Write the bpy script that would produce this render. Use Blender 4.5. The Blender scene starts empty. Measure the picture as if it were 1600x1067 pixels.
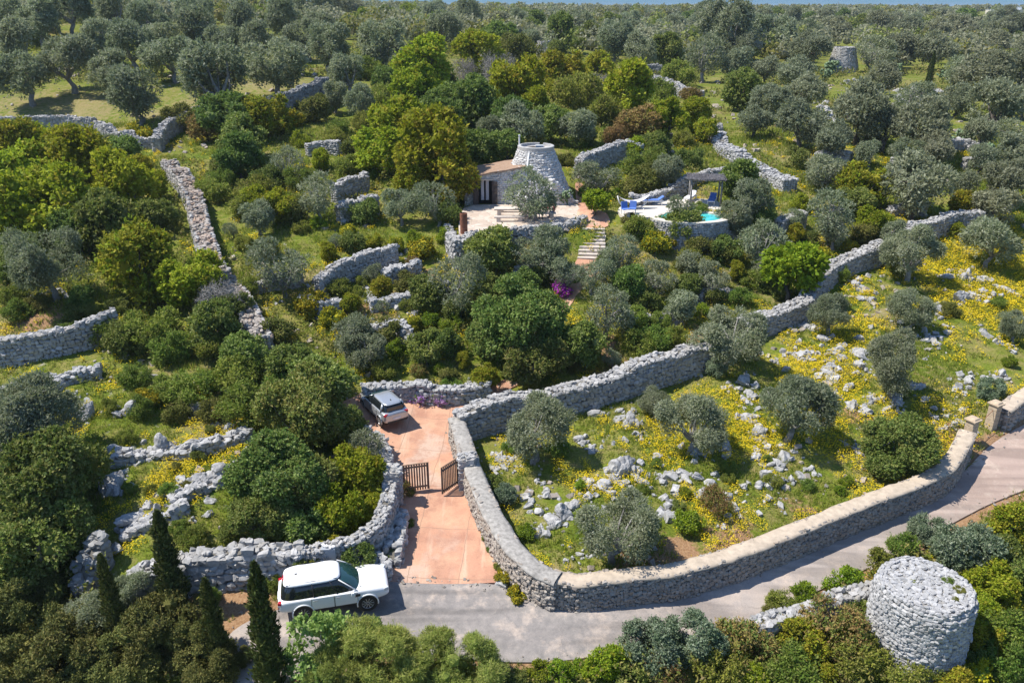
import bpy, bmesh, math, random
import numpy as np
from mathutils import Vector, Matrix
random.seed(7)
RNG = np.random.default_rng(7)
SC = bpy.context.scene
COL = SC.collection
R_ = math.radians
# ------------------------------------------------------------------ camera, sky, sun, exposure
CAM = np.array([0.0, 0.0, 25.0]); PITCH = R_(22.8); F = 1244.0
cd = bpy.data.cameras.new('camera'); cam = bpy.data.objects.new('camera', cd); COL.objects.link(cam)
cam.location = CAM; cam.rotation_euler = (math.pi/2 - PITCH, 0, 0)
cd.sensor_width = 36.0; cd.lens = F/1600*36; cd.clip_start = 0.5; cd.clip_end = 20000
SC.camera = cam
SUN_EL, SUN_AZ = R_(58), R_(2)          # azimuth: from -x, turned towards +y
sdir = Vector((-math.cos(SUN_AZ)*math.cos(SUN_EL), math.sin(SUN_AZ)*math.cos(SUN_EL), math.sin(SUN_EL)))
w = bpy.data.worlds.new('World'); SC.world = w; w.use_nodes = True
nt = w.node_tree; bg = nt.nodes['Background']
sky = nt.nodes.new('ShaderNodeTexSky'); sky.sky_type = 'NISHITA'; sky.sun_disc = False
sky.sun_elevation = SUN_EL; sky.sun_rotation = math.atan2(sdir.x, sdir.y)
sky.air_density = 1.0; sky.dust_density = 0.0; sky.ozone_density = 4.0; sky.altitude = 1500
tcw = nt.nodes.new('ShaderNodeTexCoord'); sxw = nt.nodes.new('ShaderNodeSeparateXYZ'); nt.links.new(tcw.outputs['Generated'], sxw.inputs[0])
rw = nt.nodes.new('ShaderNodeValToRGB'); nt.links.new(sxw.outputs[2], rw.inputs[0]); e0, e1 = rw.color_ramp.elements; e0.position = 0; e0.color = (.10, .20, .36, 1); e1.position = .35; e1.color = (1, 1, 1, 1)
mw = nt.nodes.new('ShaderNodeMix'); mw.data_type = 'RGBA'; mw.blend_type = 'MULTIPLY'; mw.inputs[0].default_value = 1; nt.links.new(sky.outputs[0], mw.inputs[6]); nt.links.new(rw.outputs[0], mw.inputs[7])
nt.links.new(mw.outputs[2], bg.inputs[0]); bg.inputs[1].default_value = 0.15
sl = bpy.data.lights.new('sun', 'SUN'); so = bpy.data.objects.new('sun', sl); COL.objects.link(so)
sl.energy = 4.5; sl.angle = R_(0.5); sl.color = (1.0, 0.95, 0.87)
so.rotation_euler = sdir.to_track_quat('Z', 'Y').to_euler(); so.location = (-40, 20, 80)
SC.view_settings.view_transform = 'Standard'; SC.view_settings.look = 'None'
SC.view_settings.exposure = 0.66; SC.view_settings.gamma = 1.0
SC.cycles.max_bounces = 8; SC.cycles.diffuse_bounces = 5; SC.cycles.glossy_bounces = 2
SC.cycles.transmission_bounces = 6; SC.cycles.transparent_max_bounces = 4

# ------------------------------------------------------------------ picture <-> ground
SP, CP = math.sin(PITCH), math.cos(PITCH)
def ray(u, v):
    dx = (u-800)/F; dy = (533.5-v)/F
    return np.array([dx, CP+dy*SP, -SP+dy*CP])
def at_z(u, v, z):
    d = ray(u, v); t = (z-CAM[2])/d[2]
    return CAM + d*t
def proj(P):
    P = np.asarray(P, float); q = P-CAM
    dep = q[..., 1]*CP - q[..., 2]*SP; up = q[..., 1]*SP + q[..., 2]*CP
    return 800+F*q[..., 0]/dep, 533.5-F*up/dep, dep
CTRL = [(400,1000,-.2),(520,960,0),(700,930,0),(860,960,0),(1000,980,-.1),(1200,880,.1),(1400,800,.3),(1550,740,.6),(1600,700,.9),
(690,905,.05),(700,840,.35),(680,770,.7),(690,700,1.0),(600,660,1.3),(700,630,1.4),(790,610,1.6),
(800,1066,-.9),(1100,1030,-.9),(1440,1040,-1.5),(1590,960,-.9),(1560,1066,-2),(250,1066,-2),(0,1066,-2.5),(100,970,-1.2),(300,930,-.1),
(250,850,1.2),(330,790,1.6),(100,760,1.6),(250,680,2.4),(30,650,2.6),(400,640,2.4),(150,560,3.6),(0,560,3.4),(0,490,5),(150,470,5.2),(300,560,3.6),
(550,600,2.2),(480,520,3.6),(650,560,3),(620,480,4.5),(750,560,3.2),(850,560,3.2),(950,560,3),(880,460,4.8),(1000,480,4.2),(1100,430,5),(1250,420,5),
(560,400,6.3),(450,430,5.6),(700,390,6.6),(830,390,6.6),(925,405,6.3),(925,350,8),(760,322,8.1),(850,335,8.1),(1000,370,7.2),(1080,372,7),(1080,320,8.8),(1200,360,7),
(600,310,8.6),(500,350,7.6),(400,380,6.9),(320,380,6.7),(300,280,9),(400,250,10),(520,260,9.8),(650,280,9.4),(950,270,9.8),(1050,250,10.3),(1150,270,9.4),(1250,320,8),(1350,330,7.2),(1400,360,6.5),
(1300,440,4.6),(1180,500,3.4),(1050,560,2.6),(900,620,1.9),(780,650,1.4),(850,720,1.2),(1000,700,1.4),(850,840,.9),(1000,850,.8),(1100,800,1),(1200,700,1.6),(1250,600,2.4),(1400,620,2.2),(1350,700,1.5),(1450,500,3.5),(1550,430,4.5),(1590,560,2.6),(1500,400,5.2),(1530,340,6.8),(1590,350,6.6),
(60,195,11.6),(160,210,11),(60,340,7.6),(240,205,11.2),(100,160,13.5),(250,180,13),(430,145,14.5),(350,190,12),(200,100,16.5),(50,80,18.5),(450,90,17),(300,50,20.5),(100,40,22),
(600,180,12.3),(750,190,12),(900,190,12),(650,110,14.8),(800,110,14.5),(900,80,15.5),(600,70,17.5),(520,32,20),(750,40,17.8),
(1000,130,13.2),(1030,110,13.6),(1150,170,12),(1300,200,11),(1450,200,10.5),(1590,220,10),(1590,280,8.6),(1450,260,9.2),(1315,112,12.8),(1450,155,11.5),(1590,110,12.5),(1080,45,17),(1300,50,16),(1500,45,16)]
_pts = [tuple(at_z(u, v, z)) for u, v, z in CTRL]
_pts += [(-600,900,22),(600,900,20.5),(0,900,19.6),(250,1000,20.5),(-300,450,24.5),(-60,300,19),(120,420,18.3),(300,450,17),(0,1600,19),(-1800,1800,20),(1800,1800,18),(0,3500,15),(-3000,3000,15),(3000,3000,15),
         (0,-30,-6),(-50,5,-4),(50,5,-4),(0,8,-3),(-200,0,-6),(200,0,-5),(-150,100,10),(150,100,7),(-110,60,5),(110,60,3),(-70,35,.5),(70,35,.5),(-300,250,20),(0,-3000,-20),(-3000,-500,-10),(3000,-500,-10)]
_C = np.array(_pts)
def _k(r2): return np.sqrt(r2+9.0)
_A = _k(((_C[:, None, :2]-_C[None, :, :2])**2).sum(-1)); _n = len(_C)
_M = np.zeros((_n+1, _n+1)); _M[:_n, :_n] = _A - np.eye(_n)*0.6; _M[:_n, _n] = 1; _M[_n, :_n] = 1
_W = np.linalg.solve(_M, np.append(_C[:, 2], 0))
def H(x, y):
    x = np.asarray(x, float); y = np.asarray(y, float); sh = x.shape; x = x.ravel(); y = y.ravel()
    out = np.empty(len(x))
    for i in range(0, len(x), 20000):
        s = slice(i, i+20000)
        out[s] = _k((x[s, None]-_C[None, :, 0])**2+(y[s, None]-_C[None, :, 1])**2) @ _W[:_n] + _W[_n]
    # level pads under the house terrace and the pool
    for (cx, cy, rx, ry, z) in PADS:
        d = np.sqrt(((x-cx)/rx)**2+((y-cy)/ry)**2); m = np.clip((1.35-d)/.35, 0, 1); m = m*m*(3-2*m)
        out = out*(1-m)+z*m
    return out.reshape(sh)
PADS = []
_T = np.geomspace(14, 2500, 420)
def at(u, v, h=0.0):
    """ground point seen at pixel (u,v); h: the point on a surface h above the ground (returns the ground below it)"""
    d = ray(u, v); P = CAM+np.outer(_T, d)
    g = P[:, 2]-(H(P[:, 0], P[:, 1])+h); i = np.argmax(g < 0)
    if g[i] >= 0: i = len(_T)-1
    if i == 0: i = 1
    a, b = _T[i-1], _T[i]; ga, gb = g[i-1], g[i]
    for _ in range(4):
        t = a+(b-a)*ga/(ga-gb) if ga != gb else a
        p = CAM+d*t; gt = float(p[2]-(H(p[0], p[1])+h))
        if gt > 0: a, ga = t, gt
        else: b, gb = t, gt
    p = CAM+d*t; z = float(H(p[0], p[1]))
    return np.array([p[0], p[1], z])
def inpoly(px, py, poly):
    px = np.asarray(px); py = np.asarray(py); c = np.zeros(px.shape, bool); j = len(poly)-1
    for i in range(len(poly)):
        xi, yi = poly[i]; xj, yj = poly[j]
        with np.errstate(divide='ignore', invalid='ignore'):
            c ^= ((yi > py) != (yj > py)) & (px < (xj-xi)*(py-yi)/(yj-yi+1e-12)+xi)
        j = i
    return c

# ------------------------------------------------------------------ object helpers
def tag(o, label=None, cat=None, group=None, kind=None):
    if label: o['label'] = label
    if cat: o['category'] = cat
    if group: o['group'] = group
    if kind: o['kind'] = kind
    return o
def empty(name, loc, rz=0, s=1):
    o = bpy.data.objects.new(name, None); COL.objects.link(o); o.location = [float(c) for c in loc]; o.rotation_euler = (0, 0, rz)
    o.scale = (s, s, s) if np.isscalar(s) else s; o.empty_display_size = .3
    return o
def link(name, me, parent=None, loc=None, rz=0):
    o = bpy.data.objects.new(name, me); COL.objects.link(o)
    if parent: o.parent = parent
    if loc is not None: o.location = [float(c) for c in loc]
    o.rotation_euler = (0, 0, rz)
    return o
def mesh_np(name, V, Fc, mats, midx=None, smooth=False):
    """V (N,3); Fc (M,k) faces of one size, or a list of such arrays"""
    fl = Fc if isinstance(Fc, list) else [Fc]
    me = bpy.data.meshes.new(name); V = np.asarray(V, np.float32)
    nl = sum(f.size for f in fl); npol = sum(len(f) for f in fl)
    me.vertices.add(len(V)); me.vertices.foreach_set('co', V.ravel())
    me.loops.add(nl); me.loops.foreach_set('vertex_index', np.concatenate([f.ravel() for f in fl]).astype(np.int32))
    tot = np.concatenate([np.full(len(f), f.shape[1], np.int32) for f in fl])
    me.polygons.add(npol); me.polygons.foreach_set('loop_start', (np.cumsum(tot)-tot).astype(np.int32))
    try: me.polygons.foreach_set('loop_total', tot)
    except Exception: pass
    for m in (mats if isinstance(mats, (list, tuple)) else [mats]): me.materials.append(m)
    if midx is not None: me.polygons.foreach_set('material_index', np.asarray(midx, np.int32))
    me.polygons.foreach_set('use_smooth', np.full(npol, bool(smooth)))
    me.update(calc_edges=True); me.validate()
    return me
class MB:
    """collects shapes into one mesh, several material slots"""
    def __init__(s): s.V = []; s.F = []; s.M = []; s.n = 0
    def add(s, V, Fs, m=0):
        V = np.asarray(V, float); s.V.append(V)
        for f in Fs: s.F.append([i+s.n for i in f]); s.M.append(m)
        s.n += len(V)
    def box(s, c, d, rz=0, m=0, taper=1.0, rx=0, ry=0):
        x, y, z = [k/2 for k in d]
        V = np.array([(a*x*(taper if e > 0 else 1), b*y*(taper if e > 0 else 1), e*z) for e in (-1, 1) for a, b in ((-1,-1),(1,-1),(1,1),(-1,1))])
        M = np.array(Matrix.Rotation(rz, 3, 'Z') @ Matrix.Rotation(ry, 3, 'Y') @ Matrix.Rotation(rx, 3, 'X'))
        s.add(V @ M.T+np.array(c), [(0,3,2,1),(4,5,6,7),(0,1,5,4),(1,2,6,5),(2,3,7,6),(3,0,4,7)], m)
    def tube(s, pts, rad, n=8, m=0, cap=True):
        pts = np.asarray(pts, float); k = len(pts); rad = np.broadcast_to(np.asarray(rad, float), (k,))
        V = []
        for i in range(k):
            d = pts[min(i+1, k-1)]-pts[max(i-1, 0)]; d = d/(np.linalg.norm(d)+1e-9)
            a = np.cross(d, (0, 0, 1) if abs(d[2]) < .9 else (1, 0, 0)); a /= np.linalg.norm(a); b = np.cross(d, a)
            th = np.arange(n)*2*math.pi/n
            V.append(pts[i]+rad[i]*(np.cos(th)[:, None]*a+np.sin(th)[:, None]*b))
        Fs = [(i*n+j, i*n+(j+1) % n, (i+1)*n+(j+1) % n, (i+1)*n+j) for i in range(k-1) for j in range(n)]
        if cap: Fs += [tuple(range(n))[::-1], tuple(range((k-1)*n, k*n))]
        s.add(np.concatenate(V), Fs, m)
    def lathe(s, prof, n=24, m=0, c=(0, 0, 0), axis='z', a0=0, a1=2*math.pi, closed=True):
        prof = np.asarray(prof, float); k = len(prof); cnt = n if closed else n+1
        th = a0+(a1-a0)*np.arange(cnt)/n
        V = np.stack([np.stack([r*np.cos(th), r*np.sin(th), np.full(cnt, z)], -1) for r, z in prof]).reshape(-1, 3)
        if axis == 'y': V = V[:, [0, 2, 1]]
        if axis == 'x': V = V[:, [2, 0, 1]]
        lim = n if closed else n
        Fs = [(i*cnt+j, i*cnt+(j+1) % cnt, (i+1)*cnt+(j+1) % cnt, (i+1)*cnt+j) for i in range(k-1) for j in range(lim)]
        s.add(V+np.array(c), Fs, m)
    def poly(s, P, m=0): s.add(P, [tuple(range(len(P)))], m)
    def prism(s, P, z0, z1, m=0):
        n = len(P); V = [(x, y, z0) for x, y in P]+[(x, y, z1) for x, y in P]
        s.add(V, [tuple(range(n))[::-1], tuple(range(n, 2*n))]+[(i, (i+1) % n, n+(i+1) % n, n+i) for i in range(n)], m)
    def mesh(s, name, mats, smooth=False, bevel=0):
        me = bpy.data.meshes.new(name); me.from_pydata(np.concatenate(s.V).tolist(), [], s.F)
        for m in (mats if isinstance(mats, (list, tuple)) else [mats]): me.materials.append(m)
        me.polygons.foreach_set('material_index', s.M); me.polygons.foreach_set('use_smooth', [smooth]*len(s.F))
        bm = bmesh.new(); bm.from_mesh(me)
        bmesh.ops.recalc_face_normals(bm, faces=bm.faces)
        if bevel: bmesh.ops.bevel(bm, geom=[e for e in bm.edges if len(e.link_faces) == 2 and e.calc_face_angle(0) > .5], offset=bevel, segments=2, affect='EDGES', profile=.5)
        bm.to_mesh(me); bm.free(); me.update()
        return me
    def build(s, name, mats, parent=None, loc=None, rz=0, smooth=False, bevel=0): return link(name, s.mesh(name, mats, smooth, bevel), parent, loc, rz)

# ------------------------------------------------------------------ materials
def new_mat(name):
    m = bpy.data.materials.new(name); m.use_nodes = True; nt = m.node_tree
    return m, nt, nt.nodes['Principled BSDF'], (lambda t, **k: _node(nt, t, **k)), nt.links.new
def _node(nt, t, **k):
    n = nt.nodes.new('ShaderNode'+t)
    for a, b in k.items():
        if a.startswith('i_'): n.inputs[a[2:].replace('_', ' ')].default_value = b
        else: setattr(n, a, b)
    return n
def ramp(nt, stops, interp='LINEAR'):
    r = nt.nodes.new('ShaderNodeValToRGB'); cr = r.color_ramp; cr.interpolation = interp
    while len(cr.elements) > 1: cr.elements.remove(cr.elements[-1])
    for i, (p, c) in enumerate(stops):
        e = cr.elements[0] if i == 0 else cr.elements.new(p)
        e.position = p; c = (c, c, c) if np.isscalar(c) else c; e.color = (*c, 1)
    return r
def mix(nt, fac, a, b, mode='MIX'):
    n = nt.nodes.new('ShaderNodeMix'); n.data_type = 'RGBA'; n.blend_type = mode
    for i, s in ((0, fac), (6, a), (7, b)):
        if isinstance(s, bpy.types.NodeSocket): nt.links.new(s, n.inputs[i])
        else: n.inputs[i].default_value = s if np.isscalar(s) else (*s, 1)
    return n.outputs[2]
def noise(nt, scale, detail=3, rough=.6, coord='Object', vec=None):
    n = _node(nt, 'TexNoise'); n.inputs['Scale'].default_value = scale; n.inputs['Detail'].default_value = detail; n.inputs['Roughness'].default_value = rough
    if vec is not None: nt.links.new(vec, n.inputs['Vector'])
    elif coord == 'World':
        g = _node(nt, 'NewGeometry'); nt.links.new(g.outputs['Position'], n.inputs['Vector'])
    else:
        g = _node(nt, 'TexCoord'); nt.links.new(g.outputs[coord], n.inputs['Vector'])
    return n.outputs['Fac']
def mathn(nt, op, a, b=None):
    n = _node(nt, 'Math', operation=op)
    for i, s in ((0, a), (1, b)):
        if s is None: continue
        if isinstance(s, bpy.types.NodeSocket): nt.links.new(s, n.inputs[i])
        else: n.inputs[i].default_value = s
    return n.outputs[0]
def bump(nt, b, h, strength=.5, dist=.02):
    n = _node(nt, 'Bump'); n.inputs['Strength'].default_value = strength; n.inputs['Distance'].default_value = dist
    nt.links.new(h, n.inputs['Height']); nt.links.new(n.outputs[0], b.inputs['Normal'])
def plain(name, col, rough=.6, metal=0, var=.12, scale=6, spec=.4, bmp=.15):
    m, nt, b, N, L = new_mat(name)
    f = noise(nt, scale, 4); lo = tuple(c*(1-var) for c in col); hi = tuple(min(1, c*(1+var)) for c in col)
    r = ramp(nt, [(.3, lo), (.7, hi)]); L(f, r.inputs[0]); L(r.outputs[0], b.inputs['Base Color'])
    b.inputs['Roughness'].default_value = rough; b.inputs['Metallic'].default_value = metal; b.inputs['Specular IOR Level'].default_value = spec
    if bmp: bump(nt, b, noise(nt, scale*4, 3), bmp, .01)
    return m
def leafmat(name, cols, trans=.28, hue=.06, tint=None):
    """cols: dark..light leaf colours; random per leaf, clump noise, and a shift per plant"""
    m, nt, b, N, L = new_mat(name)
    g = N('NewGeometry'); oi = N('ObjectInfo')
    f = noise(nt, 1.3, 2, .5)
    k = mathn(nt, 'ADD', mathn(nt, 'MULTIPLY', g.outputs['Random Per Island'], .55), mathn(nt, 'MULTIPLY', f, .5))
    n = len(cols); r = ramp(nt, [(.18+.62*i/(n-1), c) for i, c in enumerate(cols)]); L(k, r.inputs[0])
    hs = N('HueSaturation'); L(r.outputs[0], hs.inputs['Color'])
    L(mathn(nt, 'ADD', mathn(nt, 'MULTIPLY', oi.outputs['Random'], hue), .5-hue/2), hs.inputs['Hue'])
    v = mathn(nt, 'FRACT', mathn(nt, 'MULTIPLY', oi.outputs['Random'], 17.3))
    L(mathn(nt, 'ADD', mathn(nt, 'MULTIPLY', v, .4), .8), hs.inputs['Value'])
    b.inputs['Roughness'].default_value = .7; b.inputs['Specular IOR Level'].default_value = .14
    L(hs.outputs[0], b.inputs['Base Color'])
    t = N('BsdfTranslucent'); L(mix(nt, .35, hs.outputs[0], tint or (.2, .3, .03)), t.inputs[0])
    mx = N('MixShader'); mx.inputs[0].default_value = trans; L(b.outputs[0], mx.inputs[1]); L(t.outputs[0], mx.inputs[2])
    L(mx.outputs[0], nt.nodes['Material Output'].inputs[0])
    return m
def stonemat(name, cols, lichen_pits=(.16, .155, .14), amt=.5, warm=None, bs=5):
    m, nt, b, N, L = new_mat(name)
    g = N('NewGeometry'); n = len(cols)
    r = ramp(nt, [(i/(n-1), c) for i, c in enumerate(cols)]); L(g.outputs['Random Per Island'], r.inputs[0])
    s = noise(nt, bs, 5, .65, 'World'); rr = ramp(nt, [(.42, 0), (.72, amt)]); L(s, rr.inputs[0])
    c = mix(nt, rr.outputs[0], r.outputs[0], lichen_pits)
    s2 = noise(nt, .35, 3, .5, 'World'); r2 = ramp(nt, [(.45, 0), (.75, .55)]); L(s2, r2.inputs[0])
    if warm: c = mix(nt, r2.outputs[0], c, warm)
    L(c, b.inputs['Base Color']); b.inputs['Roughness'].default_value = .9; b.inputs['Specular IOR Level'].default_value = .2
    bump(nt, b, noise(nt, 14, 5, .65, 'World'), .7, .04)
    return m
M = {}
M['stone'] = stonemat('limestone', [(.27,.265,.255),(.37,.36,.345),(.46,.445,.425),(.32,.30,.27)], amt=.55)
M['stone_red'] = stonemat('limestone_reddened', [(.28,.25,.22),(.38,.34,.30),(.42,.38,.34),(.34,.24,.17)], amt=.4, warm=(.40,.25,.16))
M['rock'] = stonemat('weathered_rock', [(.34,.335,.325),(.47,.46,.445),(.40,.39,.375)], lichen_pits=(.13,.13,.128), amt=.85, bs=3.2)  # dark blotches: lichened stone plus the shade of pits put into the colour
M['core'] = plain('wall_core', (.13,.12,.10), .95, scale=8)
M['stone_dark'] = stonemat('shaded_limestone', [(.18,.18,.178),(.27,.268,.26),(.32,.315,.305)], amt=.6)  # darker limestone, the shade of sunless wall faces put into its colour
M['stone_warm'] = stonemat('roadside_limestone', [(.24,.215,.19),(.33,.295,.255),(.39,.35,.305),(.28,.23,.185)], amt=.4, warm=(.42,.33,.25))
M['stone_house'] = stonemat('pale_limestone', [(.48,.465,.445),(.60,.585,.56),(.68,.665,.64)], amt=.3)
M['cap'] = plain('wall_capping', (.44,.36,.27), .9, scale=3, var=.2, bmp=.3)
M['cap_grey'] = plain('wall_capping_grey', (.30,.28,.25), .95, scale=5, var=.35, bmp=.6)
M['bark'] = plain('bark', (.13,.11,.09), .95, scale=9, var=.4, bmp=.6)
M['bark_grey'] = plain('bark_grey', (.24,.225,.205), .95, scale=9, var=.35, bmp=.6)
M['olive'] = leafmat('olive_leaves', [(.125,.155,.07),(.205,.235,.125),(.285,.31,.185),(.39,.405,.29)], .42, .03, (.22,.30,.10))
M['olive_far'] = leafmat('olive_leaves_warm', [(.125,.145,.078),(.205,.225,.13),(.28,.295,.185),(.36,.37,.25)], .42, .05, (.26,.27,.09))
M['bright'] = leafmat('spring_leaves', [(.11,.155,.010),(.21,.265,.016),(.33,.37,.025),(.44,.45,.05)], .42, .05, (.42,.48,.02))
M['gold'] = leafmat('olive_gold_leaves', [(.12,.13,.014),(.22,.22,.02),(.34,.30,.03),(.43,.36,.045)], .4, .04, (.44,.40,.03))
M['dark'] = leafmat('carob_leaves', [(.07,.115,.022),(.125,.18,.034),(.19,.24,.055),(.30,.335,.12)], .36, .05, (.22,.34,.04))
M['mastic'] = leafmat('mastic_leaves', [(.075,.105,.02),(.135,.172,.034),(.205,.225,.05),(.29,.28,.09)], .35, .07, (.22,.27,.04))
M['shrub'] = leafmat('shrub_leaves', [(.08,.13,.018),(.15,.21,.03),(.23,.28,.045),(.32,.34,.08)], .38, .07, (.3,.4,.04))
M['blue'] = leafmat('bluish_leaves', [(.07,.115,.06),(.13,.18,.095),(.20,.25,.15),(.32,.36,.25)], .3, .03, (.2,.32,.09))
M['yellow'] = leafmat('spurge_flowers', [(.12,.15,.012),(.26,.25,.015),(.42,.36,.02),(.5,.40,.025)], .25, .03, (.5,.42,.03))
M['lime'] = leafmat('lime_leaves', [(.10,.16,.01),(.20,.27,.015),(.30,.34,.02)], .33, .04, (.42,.48,.02))
M['rust'] = leafmat('russet_leaves', [(.12,.085,.035),(.24,.15,.06),(.32,.20,.085),(.24,.22,.05)], .32, .05, (.4,.24,.07))
M['twig'] = leafmat('bare_twigs', [(.16,.145,.13),(.25,.23,.21),(.32,.30,.28)], .0, .03)
M['conifer'] = leafmat('cypress_scales', [(.055,.07,.02),(.10,.115,.03),(.16,.165,.042),(.22,.195,.06)], .2, .04, (.22,.22,.04))
M['cypress'] = leafmat('tall_cypress_scales', [(.03,.048,.014),(.06,.08,.022),(.10,.12,.034),(.16,.16,.05)], .15, .03, (.16,.18,.03))
M['pine'] = leafmat('pine_needles', [(.13,.17,.035),(.22,.27,.05),(.32,.36,.085),(.40,.38,.12)], .35, .03, (.38,.44,.07))
M['sprig'] = leafmat('broad_young_leaves', [(.14,.21,.05),(.24,.34,.09),(.35,.45,.15)], .42, .02, (.4,.6,.1))
M['magenta'] = leafmat('magenta_flowers', [(.35,.03,.30),(.5,.06,.45),(.42,.12,.5)], .2, .02, (.6,.1,.5))
M['mauve'] = leafmat('mauve_flowers', [(.32,.17,.40),(.48,.28,.56),(.2,.2,.12)], .2, .02, (.5,.3,.6))
M['scrub'] = leafmat('scrub_leaves', [(.07,.10,.02),(.13,.165,.032),(.21,.225,.05),(.30,.27,.07),(.24,.18,.085)], .32, 0, (.3,.36,.05))
M['grass'] = leafmat('grass_blades', [(.10,.18,.015),(.18,.27,.026),(.29,.32,.045),(.40,.35,.12)], .4, 0, (.36,.45,.05))
M['flower'] = leafmat('yellow_petals', [(.42,.33,.01),(.6,.46,.012),(.7,.52,.02)], .25, 0, (.7,.5,.02))
# ------------------------------------------------------------------ the ground
_h = at_z(845, 336, 8.05); PADS.append((_h[0]+.5, _h[1]+1.0, 9.0, 6.0, 7.9))
_p = at_z(1075, 326, 8.6); PADS.append((_p[0]-1.0, _p[1]+.6, 7.2, 3.6, 8.45))
HOUSE, POOL = _h, _p
ROAD_PX = [(330,1075),(345,1000),(395,965),(500,938),(585,908),(612,905),(776,908),(830,938),(885,950),(980,940),(1060,922),(1200,885),(1350,818),(1440,782),(1500,745),(1545,695),(1600,662),
           (1660,640),(1760,700),(1640,752),(1560,780),(1480,822),(1400,866),(1330,900),(1250,935),(1190,968),(1130,985),(1030,1012),(940,1025),(850,1036),(720,1030),(600,1010),(520,1030),(420,1085)]
DRIVE_PX = [(598,908),(600,890),(622,852),(626,800),(622,760),(612,720),(600,690),(560,672),(520,655),(535,628),(570,612),(640,610),(690,614),(740,612),(790,592),(812,600),(770,618),(712,640),(706,660),(718,700),(730,750),(750,820),(778,880),(780,910)]
PATH_PX = [[(785,604),(802,588),(800,560),(830,530),(850,500),(868,470),(885,450),(890,425),(905,400),(945,402),(940,425),(905,455),(890,480),(862,510),(850,545),(828,570),(826,598)],
           [(892,352),(905,330),(900,300),(898,285),(908,285),(918,300),(925,325),(955,338),(948,356),(930,358)]]
def world_poly(px): return np.array([at(u, v)[:2] for u, v in px])
def smooth_poly(P, it=2):
    for _ in range(it):
        Q = np.roll(P, -1, 0); P = np.stack([.75*P+.25*Q, .25*P+.75*Q], 1).reshape(-1, 2)
    return P
ROAD = smooth_poly(world_poly(ROAD_PX)); DRIVE = world_poly(DRIVE_PX); PATHS = [smooth_poly(world_poly(p), 1) for p in PATH_PX]
def dist_poly(x, y, P):
    d = np.full(x.shape, 1e9)
    for i in range(len(P)):
        a, b = P[i], P[(i+1) % len(P)]; e = b-a; L2 = (e**2).sum()+1e-12
        t = np.clip(((x-a[0])*e[0]+(y-a[1])*e[1])/L2, 0, 1)
        d = np.minimum(d, (x-a[0]-t*e[0])**2+(y-a[1]-t*e[1])**2)
    d = np.sqrt(d); return np.where(inpoly(x, y, P), -d, d)
def axis(fine0, fine1, step, far, grow=1.12):
    a = list(np.arange(fine0, fine1, step)); s = step
    while a[-1] < far: s *= grow; a.append(a[-1]+s)
    s = step
    while a[0] > -far: s *= grow; a.insert(0, a[0]-s)
    return np.array(a)
gx, gy = axis(-42, 46, .34, 4000), axis(17, 84, .34, 4500)
GX, GY = np.meshgrid(gx, gy); GZ = H(GX, GY)
near = (abs(GX) < 150) & (GY > 5) & (GY < 260)
def fbm(x, y, s, seed=0):
    r = np.random.default_rng(seed); o = np.zeros(np.shape(x)); a = 1.
    for k in range(4):
        for _ in range(4):
            an = r.uniform(0, 6.28); ph = r.uniform(0, 6.28); q = r.uniform(.7, 1.4)
            o = o+a*np.sin((x*math.cos(an)+y*math.sin(an))*s*q+ph)/4
        s *= 2.1; a *= .55
    return o
amp = np.clip((np.minimum.reduce([dist_poly(GX, GY, ROAD), dist_poly(GX, GY, DRIVE)])-.5)/2, 0, 1)
for (cx_, cy_, rx_, ry_, _z) in PADS: amp = amp*np.clip((np.sqrt(((GX-cx_)/rx_)**2+((GY-cy_)/ry_)**2)-1.0)/.5, 0, 1)
GZ = GZ+amp*.22*fbm(GX, GY, .55, 3)*near
for P, dz in [(ROAD, .16), (DRIVE, .16)]+[(p, .12) for p in PATHS]:
    GZ = GZ-dz*np.clip((.15-dist_poly(GX, GY, P))/.3, 0, 1)
def HG(x, y):
    """height of the ground mesh (with its small unevenness), for planting"""
    x = np.asarray(x, float); y = np.asarray(y, float)
    i = np.clip(np.searchsorted(gx, x)-1, 0, len(gx)-2); j = np.clip(np.searchsorted(gy, y)-1, 0, len(gy)-2)
    fx = (x-gx[i])/(gx[i+1]-gx[i]); fy = (y-gy[j])/(gy[j+1]-gy[j])
    return GZ[j, i]*(1-fx)*(1-fy)+GZ[j, i+1]*fx*(1-fy)+GZ[j+1, i]*(1-fx)*fy+GZ[j+1, i+1]*fx*fy
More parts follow.
